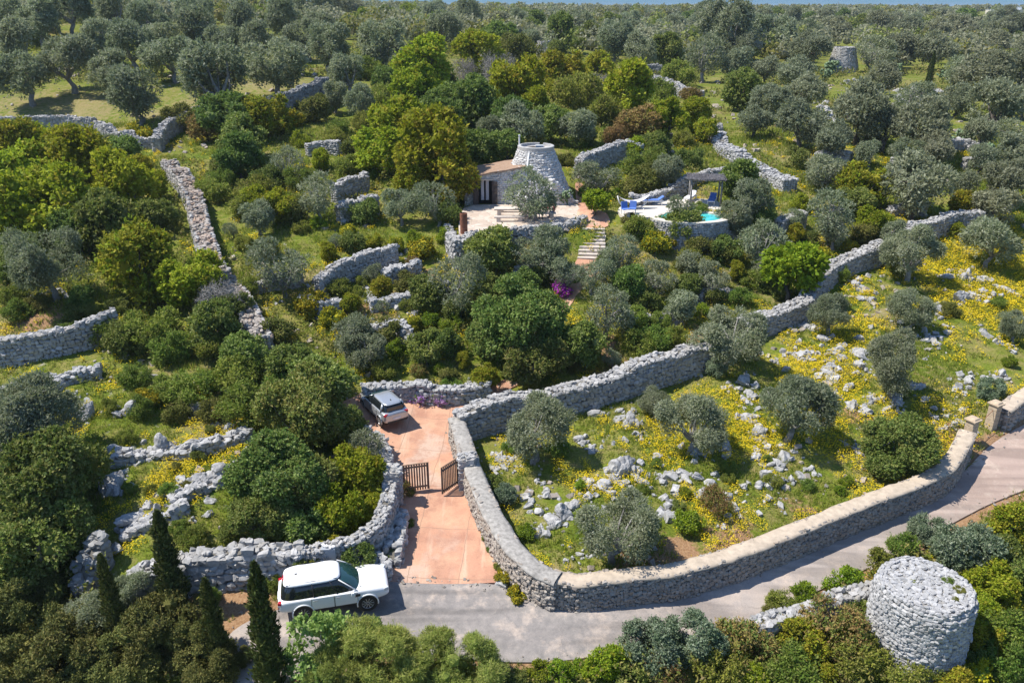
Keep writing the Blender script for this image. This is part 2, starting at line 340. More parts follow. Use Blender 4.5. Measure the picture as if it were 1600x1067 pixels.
# r: yellow flowers, g: bare reddish earth, b: dry straw grass
BLOBS = [(120,165,12,'b',.62),(340,160,10,'b',.6),(40,160,10,'b',.55),(420,130,9,'b',.6),(480,440,2.5,'b',.8),(360,440,2,'b',.8),(1100,470,2.5,'b',.8),(1150,440,2,'b',.8),(1220,350,3,'b',.8),(1300,320,4,'b',.8),(1000,390,2.5,'b',.8),(1080,410,2,'b',.8),(820,400,2,'b',.7),(560,300,3,'b',.7),(640,430,2.5,'g',.6),(560,480,2,'g',.6),(1440,140,10,'b',.8),(1240,240,6,'b',.7),(1080,300,3,'b',.7),(300,630,2,'b',.7),(230,590,2,'b',.6),(1470,130,6,'g',.5),(1500,420,6,'r',1),(1570,470,6,'r',1),(1440,420,4,'r',.7),(1540,400,5,'r',.9),(1250,570,2.6,'r',1),(1300,605,2.4,'r',.9),(1240,655,2,'r',.8),(1170,680,2.2,'r',.9),(1150,640,2,'r',.6),(1340,540,2.5,'r',.8),(1360,510,2.5,'r',.6),
 (1330,470,3,'r',.5),(920,760,1.6,'r',.7),(980,760,1.8,'r',.6),(1290,710,2.2,'r',.6),(1450,690,2,'r',.5),(960,680,1.8,'r',.5),(260,742,1.2,'r',.8),(285,728,1.2,'r',.8),(240,770,1.2,'r',.5),(1160,800,2,'r',.35),(1050,790,2,'r',.3),(1480,640,2,'r',.4),(890,740,1.5,'r',.4),
 (1060,872,1.6,'g',1),(1010,885,1.5,'g',.9),(1150,850,1.8,'g',.7),(1250,790,1.5,'g',.5),(1340,650,1.4,'g',.7),(1500,690,2,'g',.8),(370,945,2.2,'g',.9),(60,500,2.2,'g',.8),(30,495,2,'b',1),(330,940,2,'g',.5),(930,540,2,'g',.8),(960,570,2,'g',.8),(1080,520,2,'g',.6),(1010,500,1.8,'g',.6),(590,480,2,'g',.6),(600,500,1.6,'b',.7),
 (320,690,1.5,'b',.8),(350,660,1.5,'b',.7),(390,660,1.2,'g',.4),(100,600,2,'b',.4),(1400,500,3,'b',.7),(1480,600,3,'b',.5),(1430,590,2,'g',.4),(250,180,6,'b',.65),(150,175,6,'b',.6),(280,175,5,'b',.7),(420,140,6,'b',.5),(610,430,2.5,'b',.7),(640,400,2,'b',.5),(720,390,2,'g',.5),
 (900,260,3,'b',.4),(1250,440,3,'b',.4),(1200,470,2,'b',.5),(1290,330,2.5,'b',.4),(1190,330,2,'g',.8),(1150,330,2,'g',.6),(1060,760,1.4,'b',.6),(880,880,1.5,'b',.5)]
Z = np.zeros(GX.shape+(4,), np.float32); Z[..., 3] = 1
for u, v, r, ch, s in BLOBS:
    p = at(u, v); d2 = (GX-p[0])**2+(GY-p[1])**2; k = 'rgb'.index(ch)
    Z[..., k] = np.maximum(Z[..., k], s*np.exp(-d2/(r*r*1.1)))
edge = np.exp(-(np.clip(dist_poly(GX, GY, ROAD), 0, 99)/.7)**2); Z[..., 1] = np.maximum(Z[..., 1], edge*.9)
Z[..., 2] = np.maximum(Z[..., 2], np.exp(-(np.clip(dist_poly(GX, GY, ROAD), 0, 99)/1.6)**2)*.5)
nx, ny = len(gx), len(gy)
idx = np.arange(nx*ny).reshape(ny, nx)
Fq = np.stack([idx[:-1, :-1], idx[:-1, 1:], idx[1:, 1:], idx[1:, :-1]], -1).reshape(-1, 4)
m, nt, b, N, L = new_mat('meadow_ground'); M['ground'] = m
at_ = N('Attribute', attribute_name='zone'); sep = N('SeparateColor'); L(at_.outputs['Color'], sep.inputs[0])
n1 = noise(nt, .28, 4, .6, 'World'); n2 = noise(nt, 1.7, 5, .65, 'World'); n3 = noise(nt, 9, 4, .7, 'World')
g1 = ramp(nt, [(.32, (.07,.115,.012)), (.46, (.14,.17,.022)), (.58, (.22,.20,.06)), (.7, (.25,.19,.10))]); L(mathn(nt, 'ADD', mathn(nt, 'MULTIPLY', n1, .5), mathn(nt, 'MULTIPLY', n2, .5)), g1.inputs[0])
g2 = ramp(nt, [(.35, .6), (.65, 1.25)]); L(n3, g2.inputs[0])
c = mix(nt, 1.0, g1.outputs[0], g2.outputs[0], 'MULTIPLY')
def zmask(sock, lo, hi, amt=1):
    q = mathn(nt, 'ADD', sock, mathn(nt, 'MULTIPLY', mathn(nt, 'SUBTRACT', n2, .5), 1.1)); r = ramp(nt, [(lo, 0), (hi, amt)]); L(q, r.inputs[0]); return r.outputs[0]
straw = ramp(nt, [(.35, (.21,.17,.075)), (.65, (.31,.25,.12))]); L(n3, straw.inputs[0])
c = mix(nt, zmask(sep.outputs[2], .35, .6, .8), c, straw.outputs[0])
soil = ramp(nt, [(.35, (.22,.12,.06)), (.65, (.36,.23,.13))]); L(n3, soil.inputs[0])
c = mix(nt, zmask(sep.outputs[1], .35, .55), c, soil.outputs[0])
scree = ramp(nt, [(.62, 0), (.70, .8)]); L(noise(nt, .8, 6, .75, 'World'), scree.inputs[0])
c = mix(nt, scree.outputs[0], c, (.36,.33,.29))
n4 = noise(nt, 6, 2, .5, 'World'); yel = ramp(nt, [(.44, 0), (.6, .75)]); L(n4, yel.inputs[0])
c = mix(nt, mathn(nt, 'MULTIPLY', zmask(sep.outputs[0], .45, .75), yel.outputs[0]), c, (.52,.40,.012))
L(c, b.inputs['Base Color']); b.inputs['Roughness'].default_value = 1; b.inputs['Specular IOR Level'].default_value = .1
bump(nt, b, n3, .8, .08)
me = mesh_np('ground', np.stack([GX, GY, GZ], -1).reshape(-1, 3), Fq, m, smooth=True)
ca = me.color_attributes.new('zone', 'FLOAT_COLOR', 'POINT'); ca.data.foreach_set('color', Z.reshape(-1, 4).ravel())
g = link('ground', me); tag(g, kind='structure')

def sheet(name, P, mat, dz, step=.3):
    """a draped sheet with a clean polygon outline"""
    bm = bmesh.new(); vs = [bm.verts.new((x, y, 0)) for x, y in P]; bm.faces.new(vs)
    x0, y0 = P.min(0); x1, y1 = P.max(0)
    for ax, lo, hi in ((0, x0, x1), (1, y0, y1)):
        for k in np.arange(lo+step, hi, step):
            bmesh.ops.bisect_plane(bm, geom=bm.verts[:]+bm.edges[:]+bm.faces[:], plane_co=(k, 0, 0) if ax == 0 else (0, k, 0), plane_no=(1, 0, 0) if ax == 0 else (0, 1, 0))
    xs = np.array([v.co[:] for v in bm.verts]); zs = H(xs[:, 0], xs[:, 1])+dz
    for v, z in zip(bm.verts, zs): v.co.z = z
    ext = bmesh.ops.extrude_edge_only(bm, edges=[e for e in bm.edges if e.is_boundary])
    for v in [q for q in ext['geom'] if isinstance(q, bmesh.types.BMVert)]: v.co.z -= .22
    bmesh.ops.recalc_face_normals(bm, faces=bm.faces)
    me = bpy.data.meshes.new(name); bm.to_mesh(me); bm.free(); me.materials.append(mat)
    if sum(p.normal.z for p in me.polygons) < 0: me.flip_normals()
    return tag(link(name, me), kind='structure')
# worn asphalt: grey with pinkish dust, darker patch by the drive, cracks
m, nt, b, N, L = new_mat('worn_asphalt')
a1 = noise(nt, .22, 4, .6, 'World'); a2 = noise(nt, 2.2, 6, .7, 'World'); a3 = noise(nt, 30, 3, .6, 'World')
geo = N('NewGeometry'); mp = N('Mapping'); mp.inputs['Rotation'].default_value = (0, 0, R_(-28)); mp.inputs['Scale'].default_value = (.08, 1.3, 1); L(geo.outputs['Position'], mp.inputs[0])
a4 = noise(nt, 1.0, 4, .6, vec=mp.outputs[0])
r1 = ramp(nt, [(.3, (.25,.22,.20)), (.5, (.36,.31,.275)), (.72, (.46,.37,.305))]); L(mathn(nt, 'ADD', mathn(nt, 'MULTIPLY', a1, .35), mathn(nt, 'ADD', mathn(nt, 'MULTIPLY', a2, .3), mathn(nt, 'MULTIPLY', a4, .35))), r1.inputs[0])
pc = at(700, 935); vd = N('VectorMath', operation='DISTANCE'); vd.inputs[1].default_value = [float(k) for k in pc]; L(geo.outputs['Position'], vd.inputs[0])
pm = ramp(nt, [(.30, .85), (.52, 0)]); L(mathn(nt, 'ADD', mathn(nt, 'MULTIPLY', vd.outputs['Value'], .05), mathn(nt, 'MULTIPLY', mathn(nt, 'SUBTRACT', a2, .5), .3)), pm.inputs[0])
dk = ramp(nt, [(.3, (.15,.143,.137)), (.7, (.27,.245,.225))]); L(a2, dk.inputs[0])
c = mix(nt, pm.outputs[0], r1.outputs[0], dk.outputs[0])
vd2 = N('VectorMath', operation='DISTANCE'); vd2.inputs[1].default_value = [float(k) for k in at(1570, 715)]; L(geo.outputs['Position'], vd2.inputs[0])
pm2 = ramp(nt, [(.25, .45), (.6, 0)]); L(mathn(nt, 'ADD', mathn(nt, 'MULTIPLY', vd2.outputs['Value'], .06), mathn(nt, 'MULTIPLY', mathn(nt, 'SUBTRACT', a2, .5), .6)), pm2.inputs[0]); c = mix(nt, pm2.outputs[0], c, (.40,.25,.18))
dust = ramp(nt, [(.52, 0), (.70, .75)]); L(noise(nt, .9, 6, .7, 'World'), dust.inputs[0]); c = mix(nt, dust.outputs[0], c, (.52,.42,.34))
mp3 = N('Mapping'); mp3.inputs['Rotation'].default_value = (0, 0, R_(-24)); mp3.inputs['Scale'].default_value = (.05, .9, 1); L(geo.outputs['Position'], mp3.inputs[0])
tr = ramp(nt, [(.44, .78), (.52, 1.0), (.60, 1.10)]); L(noise(nt, 1.3, 3, .5, vec=mp3.outputs[0]), tr.inputs[0]); c = mix(nt, 1.0, c, tr.outputs[0], 'MULTIPLY')
ck = N('TexVoronoi', feature='DISTANCE_TO_EDGE'); ck.inputs['Scale'].default_value = .55; wz = N('VectorMath', operation='ADD'); nz_ = N('TexNoise'); nz_.inputs['Scale'].default_value = 1.6; nz_.inputs['Detail'].default_value = 6; L(geo.outputs['Position'], nz_.inputs['Vector']); L(geo.outputs['Position'], wz.inputs[0]); L(nz_.outputs['Color'], wz.inputs[1]); L(wz.outputs[0], ck.inputs['Vector'])
ckr = ramp(nt, [(0, .5), (.010, 0)]); L(ck.outputs['Distance'], ckr.inputs[0]); ckm = ramp(nt, [(.5, 0), (.6, 1)]); L(a1, ckm.inputs[0]); c = mix(nt, mathn(nt, 'MULTIPLY', ckr.outputs[0], ckm.outputs[0]), c, (.12,.105,.095))
sp = ramp(nt, [(.3, .82), (.7, 1.12)]); L(a3, sp.inputs[0]); c = mix(nt, 1.0, c, sp.outputs[0], 'MULTIPLY')
L(c, b.inputs['Base Color']); b.inputs['Roughness'].default_value = .9; b.inputs['Specular IOR Level'].default_value = .25; bump(nt, b, a3, .5, .01); M['asphalt'] = m
sheet('road', ROAD, m, .02, .5)
# reddish cast concrete of the drive: blotches, joints, grey patches
m, nt, b, N, L = new_mat('red_concrete')
a1 = noise(nt, .5, 5, .65, 'World'); a2 = noise(nt, 3, 5, .7, 'World'); a3 = noise(nt, 26, 3, .6, 'World'); geo = N('NewGeometry')
r1 = ramp(nt, [(.28, (.40,.20,.13)), (.45, (.50,.27,.175)), (.6, (.56,.33,.21)), (.78, (.62,.44,.30))]); L(mathn(nt, 'ADD', mathn(nt, 'MULTIPLY', a1, .6), mathn(nt, 'MULTIPLY', a2, .4)), r1.inputs[0])
gp = ramp(nt, [(.55, 0), (.64, .65)]); L(noise(nt, .33, 5, .55, 'World'), gp.inputs[0]); c = mix(nt, gp.outputs[0], r1.outputs[0], (.50,.40,.32))
st1 = ramp(nt, [(.46, 0), (.62, .75)]); L(noise(nt, .75, 6, .75, 'World'), st1.inputs[0]); c = mix(nt, st1.outputs[0], c, (.34,.17,.115))
st2 = ramp(nt, [(.56, 0), (.70, .6)]); mpd = N('Mapping'); mpd.inputs['Scale'].default_value = (1.6, .16, 1); mpd.inputs['Location'].default_value = (7, 3, 0); L(geo.outputs['Position'], mpd.inputs[0]); L(noise(nt, 1, 4, .6, vec=mpd.outputs[0]), st2.inputs[0]); c = mix(nt, st2.outputs[0], c, (.62,.45,.33))
wv = N('VectorMath', operation='ADD'); vn = N('TexNoise'); vn.inputs['Scale'].default_value = .5; vn.inputs['Detail'].default_value = 4; L(geo.outputs['Position'], vn.inputs['Vector'])
vs_ = N('VectorMath', operation='SCALE'); vs_.inputs['Scale'].default_value = .35; L(vn.outputs['Color'], vs_.inputs[0]); L(geo.outputs['Position'], wv.inputs[0]); L(vs_.outputs[0], wv.inputs[1])
bk = N('TexBrick'); bk.offset = .0; bk.inputs['Scale'].default_value = 1; bk.inputs['Brick Width'].default_value = 2.4; bk.inputs['Row Height'].default_value = 3.4; bk.inputs['Mortar Size'].default_value = .03; bk.inputs['Mortar Smooth'].default_value = .6
mp = N('Mapping'); mp.inputs['Location'].default_value = (2.05-.0, .4, 0); mp.inputs['Rotation'].default_value = (0, 0, R_(4)); L(wv.outputs[0], mp.inputs[0]); L(mp.outputs[0], bk.inputs['Vector'])
c = mix(nt, mathn(nt, 'MULTIPLY', bk.outputs['Fac'], .8), c, (.30,.19,.13))
sp = ramp(nt, [(.3, .86), (.7, 1.1)]); L(a3, sp.inputs[0]); c = mix(nt, 1.0, c, sp.outputs[0], 'MULTIPLY')
L(c, b.inputs['Base Color']); b.inputs['Roughness'].default_value = .85; b.inputs['Specular IOR Level'].default_value = .25; bump(nt, b, a2, .3, .02); M['drive'] = m
sheet('driveway', DRIVE, m, .024, .5)
for P in PATHS: sheet('garden_path', P, m, .03, .6)

# ------------------------------------------------------------------ stones
def _cubev():
    g = [-1, 0, 1]; V = []; ix = {}
    for x in g:
        for y in g:
            for z in g:
                if (x, y, z) != (0, 0, 0): ix[(x, y, z)] = len(V); V.append((x, y, z))
    Fs = []
    for ax in range(3):
        for s in (-1, 1):
            for a in (-1, 0):
                for b_ in (-1, 0):
                    q = []
                    for da, db in ((0, 0), (1, 0), (1, 1), (0, 1)):
                        p = [0, 0, 0]; p[ax] = s; p[(ax+1) % 3] = a+da; p[(ax+2) % 3] = b_+db; q.append(ix[tuple(p)])
                    Fs.append(q if s > 0 else q[::-1])
    return np.array(V, float), np.array(Fs)
_CV, _CF = _cubev()
def stone_tpl(n=14, seed=1, r=.5, j=.13):
    g = np.random.default_rng(seed); T = []
    for _ in range(n):
        sph = _CV/np.linalg.norm(_CV, axis=1, keepdims=True)
        P = _CV*(1-r)*.92+sph*r*1.15+g.normal(0, j, _CV.shape)
        nrm = g.normal(size=3); nrm /= np.linalg.norm(nrm); d = P@nrm; P = P-np.outer(np.clip(d-.75, 0, 9), nrm)
        T.append(P*.52)
    return np.array(T)
TPL = stone_tpl()
# low detail stone for far walls: 8 corner box
_BV = np.array([(x, y, z) for x in (-1, 1) for y in (-1, 1) for z in (-1, 1)], float)*.5
_BF = np.array([(0,1,3,2),(4,6,7,5),(0,4,5,1),(2,3,7,6),(0,2,6,4),(1,5,7,3)])
TPLB = np.array([_BV*(1+RNG.normal(0, .16, _BV.shape)) for _ in range(14)])
class Stones:
    def __init__(s): s.c = []; s.d = []; s.a = []
    def put(s, c, d, ang, tilt=(0, 0)): s.c.append(c); s.d.append(d); s.a.append((ang, *tilt))
    def geo(s, rng, low=False, jit=.22):
        c = np.array(s.c); d = np.array(s.d); a = np.array(s.a); n = len(c)
        T = TPLB if low else TPL; Fb = _BF if low else _CF
        t = T[rng.integers(0, len(T), n)]*d[:, None, :]
        ax, ay, az = rng.normal(0, jit, n)+a[:, 1], rng.normal(0, jit, n)+a[:, 2], a[:, 0]+rng.normal(0, jit*.7, n)
        def rot(P, i, j, th):
            cth, sth = np.cos(th)[:, None], np.sin(th)[:, None]; p, q = P[..., i].copy(), P[..., j].copy()
            P[..., i] = cth*p-sth*q; P[..., j] = sth*p+cth*q
        rot(t, 1, 2, ax); rot(t, 0, 2, ay); rot(t, 0, 1, az)
        V = (t+c[:, None, :]).reshape(-1, 3); k = T.shape[1]
        Fs = (Fb[None]+(np.arange(n)*k)[:, None, None]).reshape(-1, 4)
        return V, Fs
def catmull(P, step):
    P = np.asarray(P, float); out = []
    Q = np.vstack([2*P[0]-P[1], P, 2*P[-1]-P[-2]])
    for i in range(1, len(Q)-2):
        n = max(2, int(np.linalg.norm(Q[i+1]-Q[i])/step*2)); t = np.linspace(0, 1, n, endpoint=False)[:, None]
        lin = Q[i]+(Q[i+1]-Q[i])*t
        cm = .5*((2*Q[i])+(-Q[i-1]+Q[i+1])*t+(2*Q[i-1]-5*Q[i]+4*Q[i+1]-Q[i+2])*t*t+(-Q[i-1]+3*Q[i]-3*Q[i+1]+Q[i+2])*t**3)
        out.append(.5*lin+.5*cm)
    out = np.vstack(out+[P[-1:]]); s = np.r_[0, np.cumsum(np.linalg.norm(np.diff(out, axis=0), axis=1))]
    n = max(2, int(s[-1]/step)); ss = np.linspace(0, s[-1], n+1)
    return np.stack([np.interp(ss, s, out[:, k]) for k in range(2)], 1), ss
def drywall(label, px, h=1, th=.8, stone=.3, mat='stone', cap=None, ragged=.14, seed=0, name='dry_stone_wall', group='dry stone walls', top=True, warm_top=None, hs=None, wpts=None):
    """px: pixels along the middle of the wall's top; h: height above the ground there"""
    rng = np.random.default_rng(seed+100)
    hh = np.broadcast_to(np.asarray(hs if hs is not None else h, float), (len(px),))
    W0 = np.array([at(u, v, k)[:2] for (u, v), k in zip(px, hh)]) if wpts is None else np.array(wpts)
    P, ss = catmull(W0, .4); L_ = ss[-1]
    cum = np.r_[0, np.cumsum(np.linalg.norm(np.diff(W0, axis=0), axis=1))]
    hp = np.interp(ss/L_, cum/cum[-1], hh)
    tan = np.gradient(P, axis=0); tan /= np.linalg.norm(tan, axis=1, keepdims=True)+1e-9; nor = np.stack([-tan[:, 1], tan[:, 0]], 1)
    zg = np.minimum.reduce([H(P[:, 0]+nor[:, 0]*o, P[:, 1]+nor[:, 1]*o) for o in (-th/2, 0, th/2)])-.15
    zt = H(P[:, 0], P[:, 1])+hp
    nz = (fbm(ss, ss*0, 1.3, seed)+.6*fbm(ss, ss*0, .5, seed+9))*ragged*(0.25 if cap else 1)
    zt = zt+nz*np.minimum(hp, 1.6)
    far = np.linalg.norm(P.mean(0)); low = far > 95
    def q(s, A): return np.interp(s, ss, A)
    S = Stones(); hmax = float((zt-zg).max())
    nc = max(1, int(round(hmax/(stone*.80)))); chh = hmax/nc
    for side in (-1, 1):
        for k in range(nc+1):
            z = k*chh; s = rng.uniform(0, stone)
            while s < L_:
                ln = stone*rng.uniform(.65, 1.4); sm = s+ln/2; s += ln*.97
                if sm > L_: break
                zb, ztop = q(sm, zg), q(sm, zt)
                if zb+z+chh*.45 > ztop: continue
                fr = z/max(.3, ztop-zb); off = side*(th/2*(1.08-.16*fr)-stone*.30+rng.normal(0, .028))
                nx_, ny_ = q(sm, nor[:, 0]), q(sm, nor[:, 1])
                S.put((q(sm, P[:, 0])+nx_*off, q(sm, P[:, 1])+ny_*off, zb+z+chh*.5+rng.normal(0, .03)), (ln*1.04, stone*rng.uniform(.7, 1.1), chh*rng.uniform(.95, 1.3)), math.atan2(q(sm, tan[:, 1]), q(sm, tan[:, 0])))
    ends = [(0., -1), (L_, 1)]
    for s0, sg in ends:                                            # wall ends
        for k in range(nc):
            for o in np.arange(-th/2+stone/2, th/2-stone/3, stone*.9):
                if q(s0, zg)+k*chh+chh*.4 > q(s0, zt): continue
                tx, ty = q(s0, tan[:, 0]), q(s0, tan[:, 1])
                S.put((q(s0, P[:, 0])-ty*o-tx*sg*.1, q(s0, P[:, 1])+tx*o-ty*sg*.1, q(s0, zg)+k*chh+chh*.5), (stone, stone*.95, chh*1.15), math.atan2(ty, tx))
    nS = len(S.c); nt_ = 0
    if top and not cap:
        nt_ = int(L_*th/(stone**2)*1.7)
        for _ in range(nt_):
            s = rng.uniform(0, L_); o = rng.uniform(-.5, .5)*(th-.12); d = stone*rng.uniform(.45, 1.15)
            S.put((q(s, P[:, 0])+q(s, nor[:, 0])*o, q(s, P[:, 1])+q(s, nor[:, 1])*o, q(s, zt)-d*.18+rng.normal(0, .04)), (d*1.25, d, d*.62), rng.uniform(0, 6.3))
    V, Fs = S.geo(rng, low)
    k = 8 if low else 26; fk = len(_BF) if low else len(_CF)
    mi = np.zeros(len(Fs), int)
    if warm_top: mi[nS*fk:] = 2
    # solid core strip, added inside to stop light leaking between stones
    n = len(P); ct = th/2-stone*.42; zc = zt-stone*(.30 if not cap else .05)
    ring = [np.c_[P+nor*ct, zg], np.c_[P+nor*ct, zc], np.c_[P-nor*ct, zc], np.c_[P-nor*ct, zg]]
    CV = np.stack(ring, 1).reshape(-1, 3); i = np.arange(n-1)[:, None]*4
    CF = np.concatenate([i+np.array([[a, a+4, (a+1) % 4+4, (a+1) % 4]]) for a in (0, 1, 2)]+[np.array([[0, 1, 2, 3]]), np.array([[3, 2, 1, 0]])+(n-1)*4])
    Vall = np.concatenate([V, CV]); Fall = np.concatenate([Fs, CF+len(V)]); mi = np.r_[mi, np.ones(len(CF), int)]
    o = link(name, mesh_np(name, Vall, Fall, [M[mat], M['core'], M[warm_top or mat]], mi)); tag(o, label, 'wall', group, 'thing')
    if cap:
        e = rng.normal(0, .025, (n, 2)); w2 = th/2+.03; prof = [(-1, -.06), (-1, .02), (-.7, .075), (0, .09), (.7, .075), (1, .02), (1, -.06)]
        CV = np.stack([np.c_[P+nor*((w2+e[:, [0 if a < 0 else 1]])*a), zt+b_+rng.normal(0, .006, n)] for a, b_ in prof], 1).reshape(-1, 3); kk = len(prof)
        i = np.arange(n-1)[:, None]*kk
        CF = np.concatenate([i+np.array([[a, a+1, a+1+kk, a+kk]]) for a in range(kk-1)])
        me = mesh_np('coping', CV, CF, M[cap], smooth=True); link('coping', me, o)
    return o
def ring_of_stones(S, rng, c, r0, r1, z0, z1, stone, a0=0, a1=2*math.pi, prof=None, sq=0, skip=None, inset=.3):
    """courses of stones round a battered drum"""
    nc = max(1, int(round((z1-z0)/(stone*.78)))); ch = (z1-z0)/nc
    for k in range(nc):
        f = (k+.5)/nc; r = prof(f) if prof else r0+(r1-r0)*f; a = a0+rng.uniform(0, stone/r)
        while a < a1:
            ln = stone*rng.uniform(.7, 1.35); am = a+ln/2/r; a += ln*.97/r
            if skip and skip(am, f): continue
            rr = r*(1+sq*math.cos(4*am))-stone*inset+rng.normal(0, .03)
            S.put((c[0]+rr*math.cos(am), c[1]+rr*math.sin(am), z0+(k+.5)*ch+rng.normal(0, .02)), (ln*1.04, stone*rng.uniform(.7, 1.05), ch*rng.uniform(.95, 1.25)), am+math.pi/2)
def stone_obj(name, S, mat, rng, parent=None, low=False, extra=None, jit=.16, core='core'):
    V, Fs = S.geo(rng, low, jit); mi = np.zeros(len(Fs), int); mats = [M[mat], M[core]]
    if extra is not None:
        EV, EF = extra; Vn = np.concatenate([V, EV]); Fl = [np.concatenate([Fs, np.array([f for f in EF if len(f) == 4]).reshape(-1, 4)+len(V)])]
        big = [f for f in EF if len(f) != 4]
        for f in big: Fl.append(np.array([f])+len(V))
        mi = np.r_[mi, np.ones(sum(len(f) for f in Fl)-len(mi), int)]
        return link(name, mesh_np(name, Vn, Fl, mats, mi), parent)
    return link(name, mesh_np(name, V, Fs, mats, mi), parent)
def drum(r0, r1, z0, z1, c, n=32, prof=None, sq=0):
    th = np.arange(n)*2*math.pi/n; k = 7; V = []
    for i in range(k):
        f = i/(k-1); r = (prof(f) if prof else r0+(r1-r0)*f)*(1+sq*np.cos(4*th)); V.append(np.stack([c[0]+r*np.cos(th), c[1]+r*np.sin(th), np.full(n, z0+(z1-z0)*f)], -1))
    Fs = [(i*n+j, i*n+(j+1) % n, (i+1)*n+(j+1) % n, (i+1)*n+j) for i in range(k-1) for j in range(n)]+[tuple(range((k-1)*n, k*n))]
    return np.concatenate(V), Fs
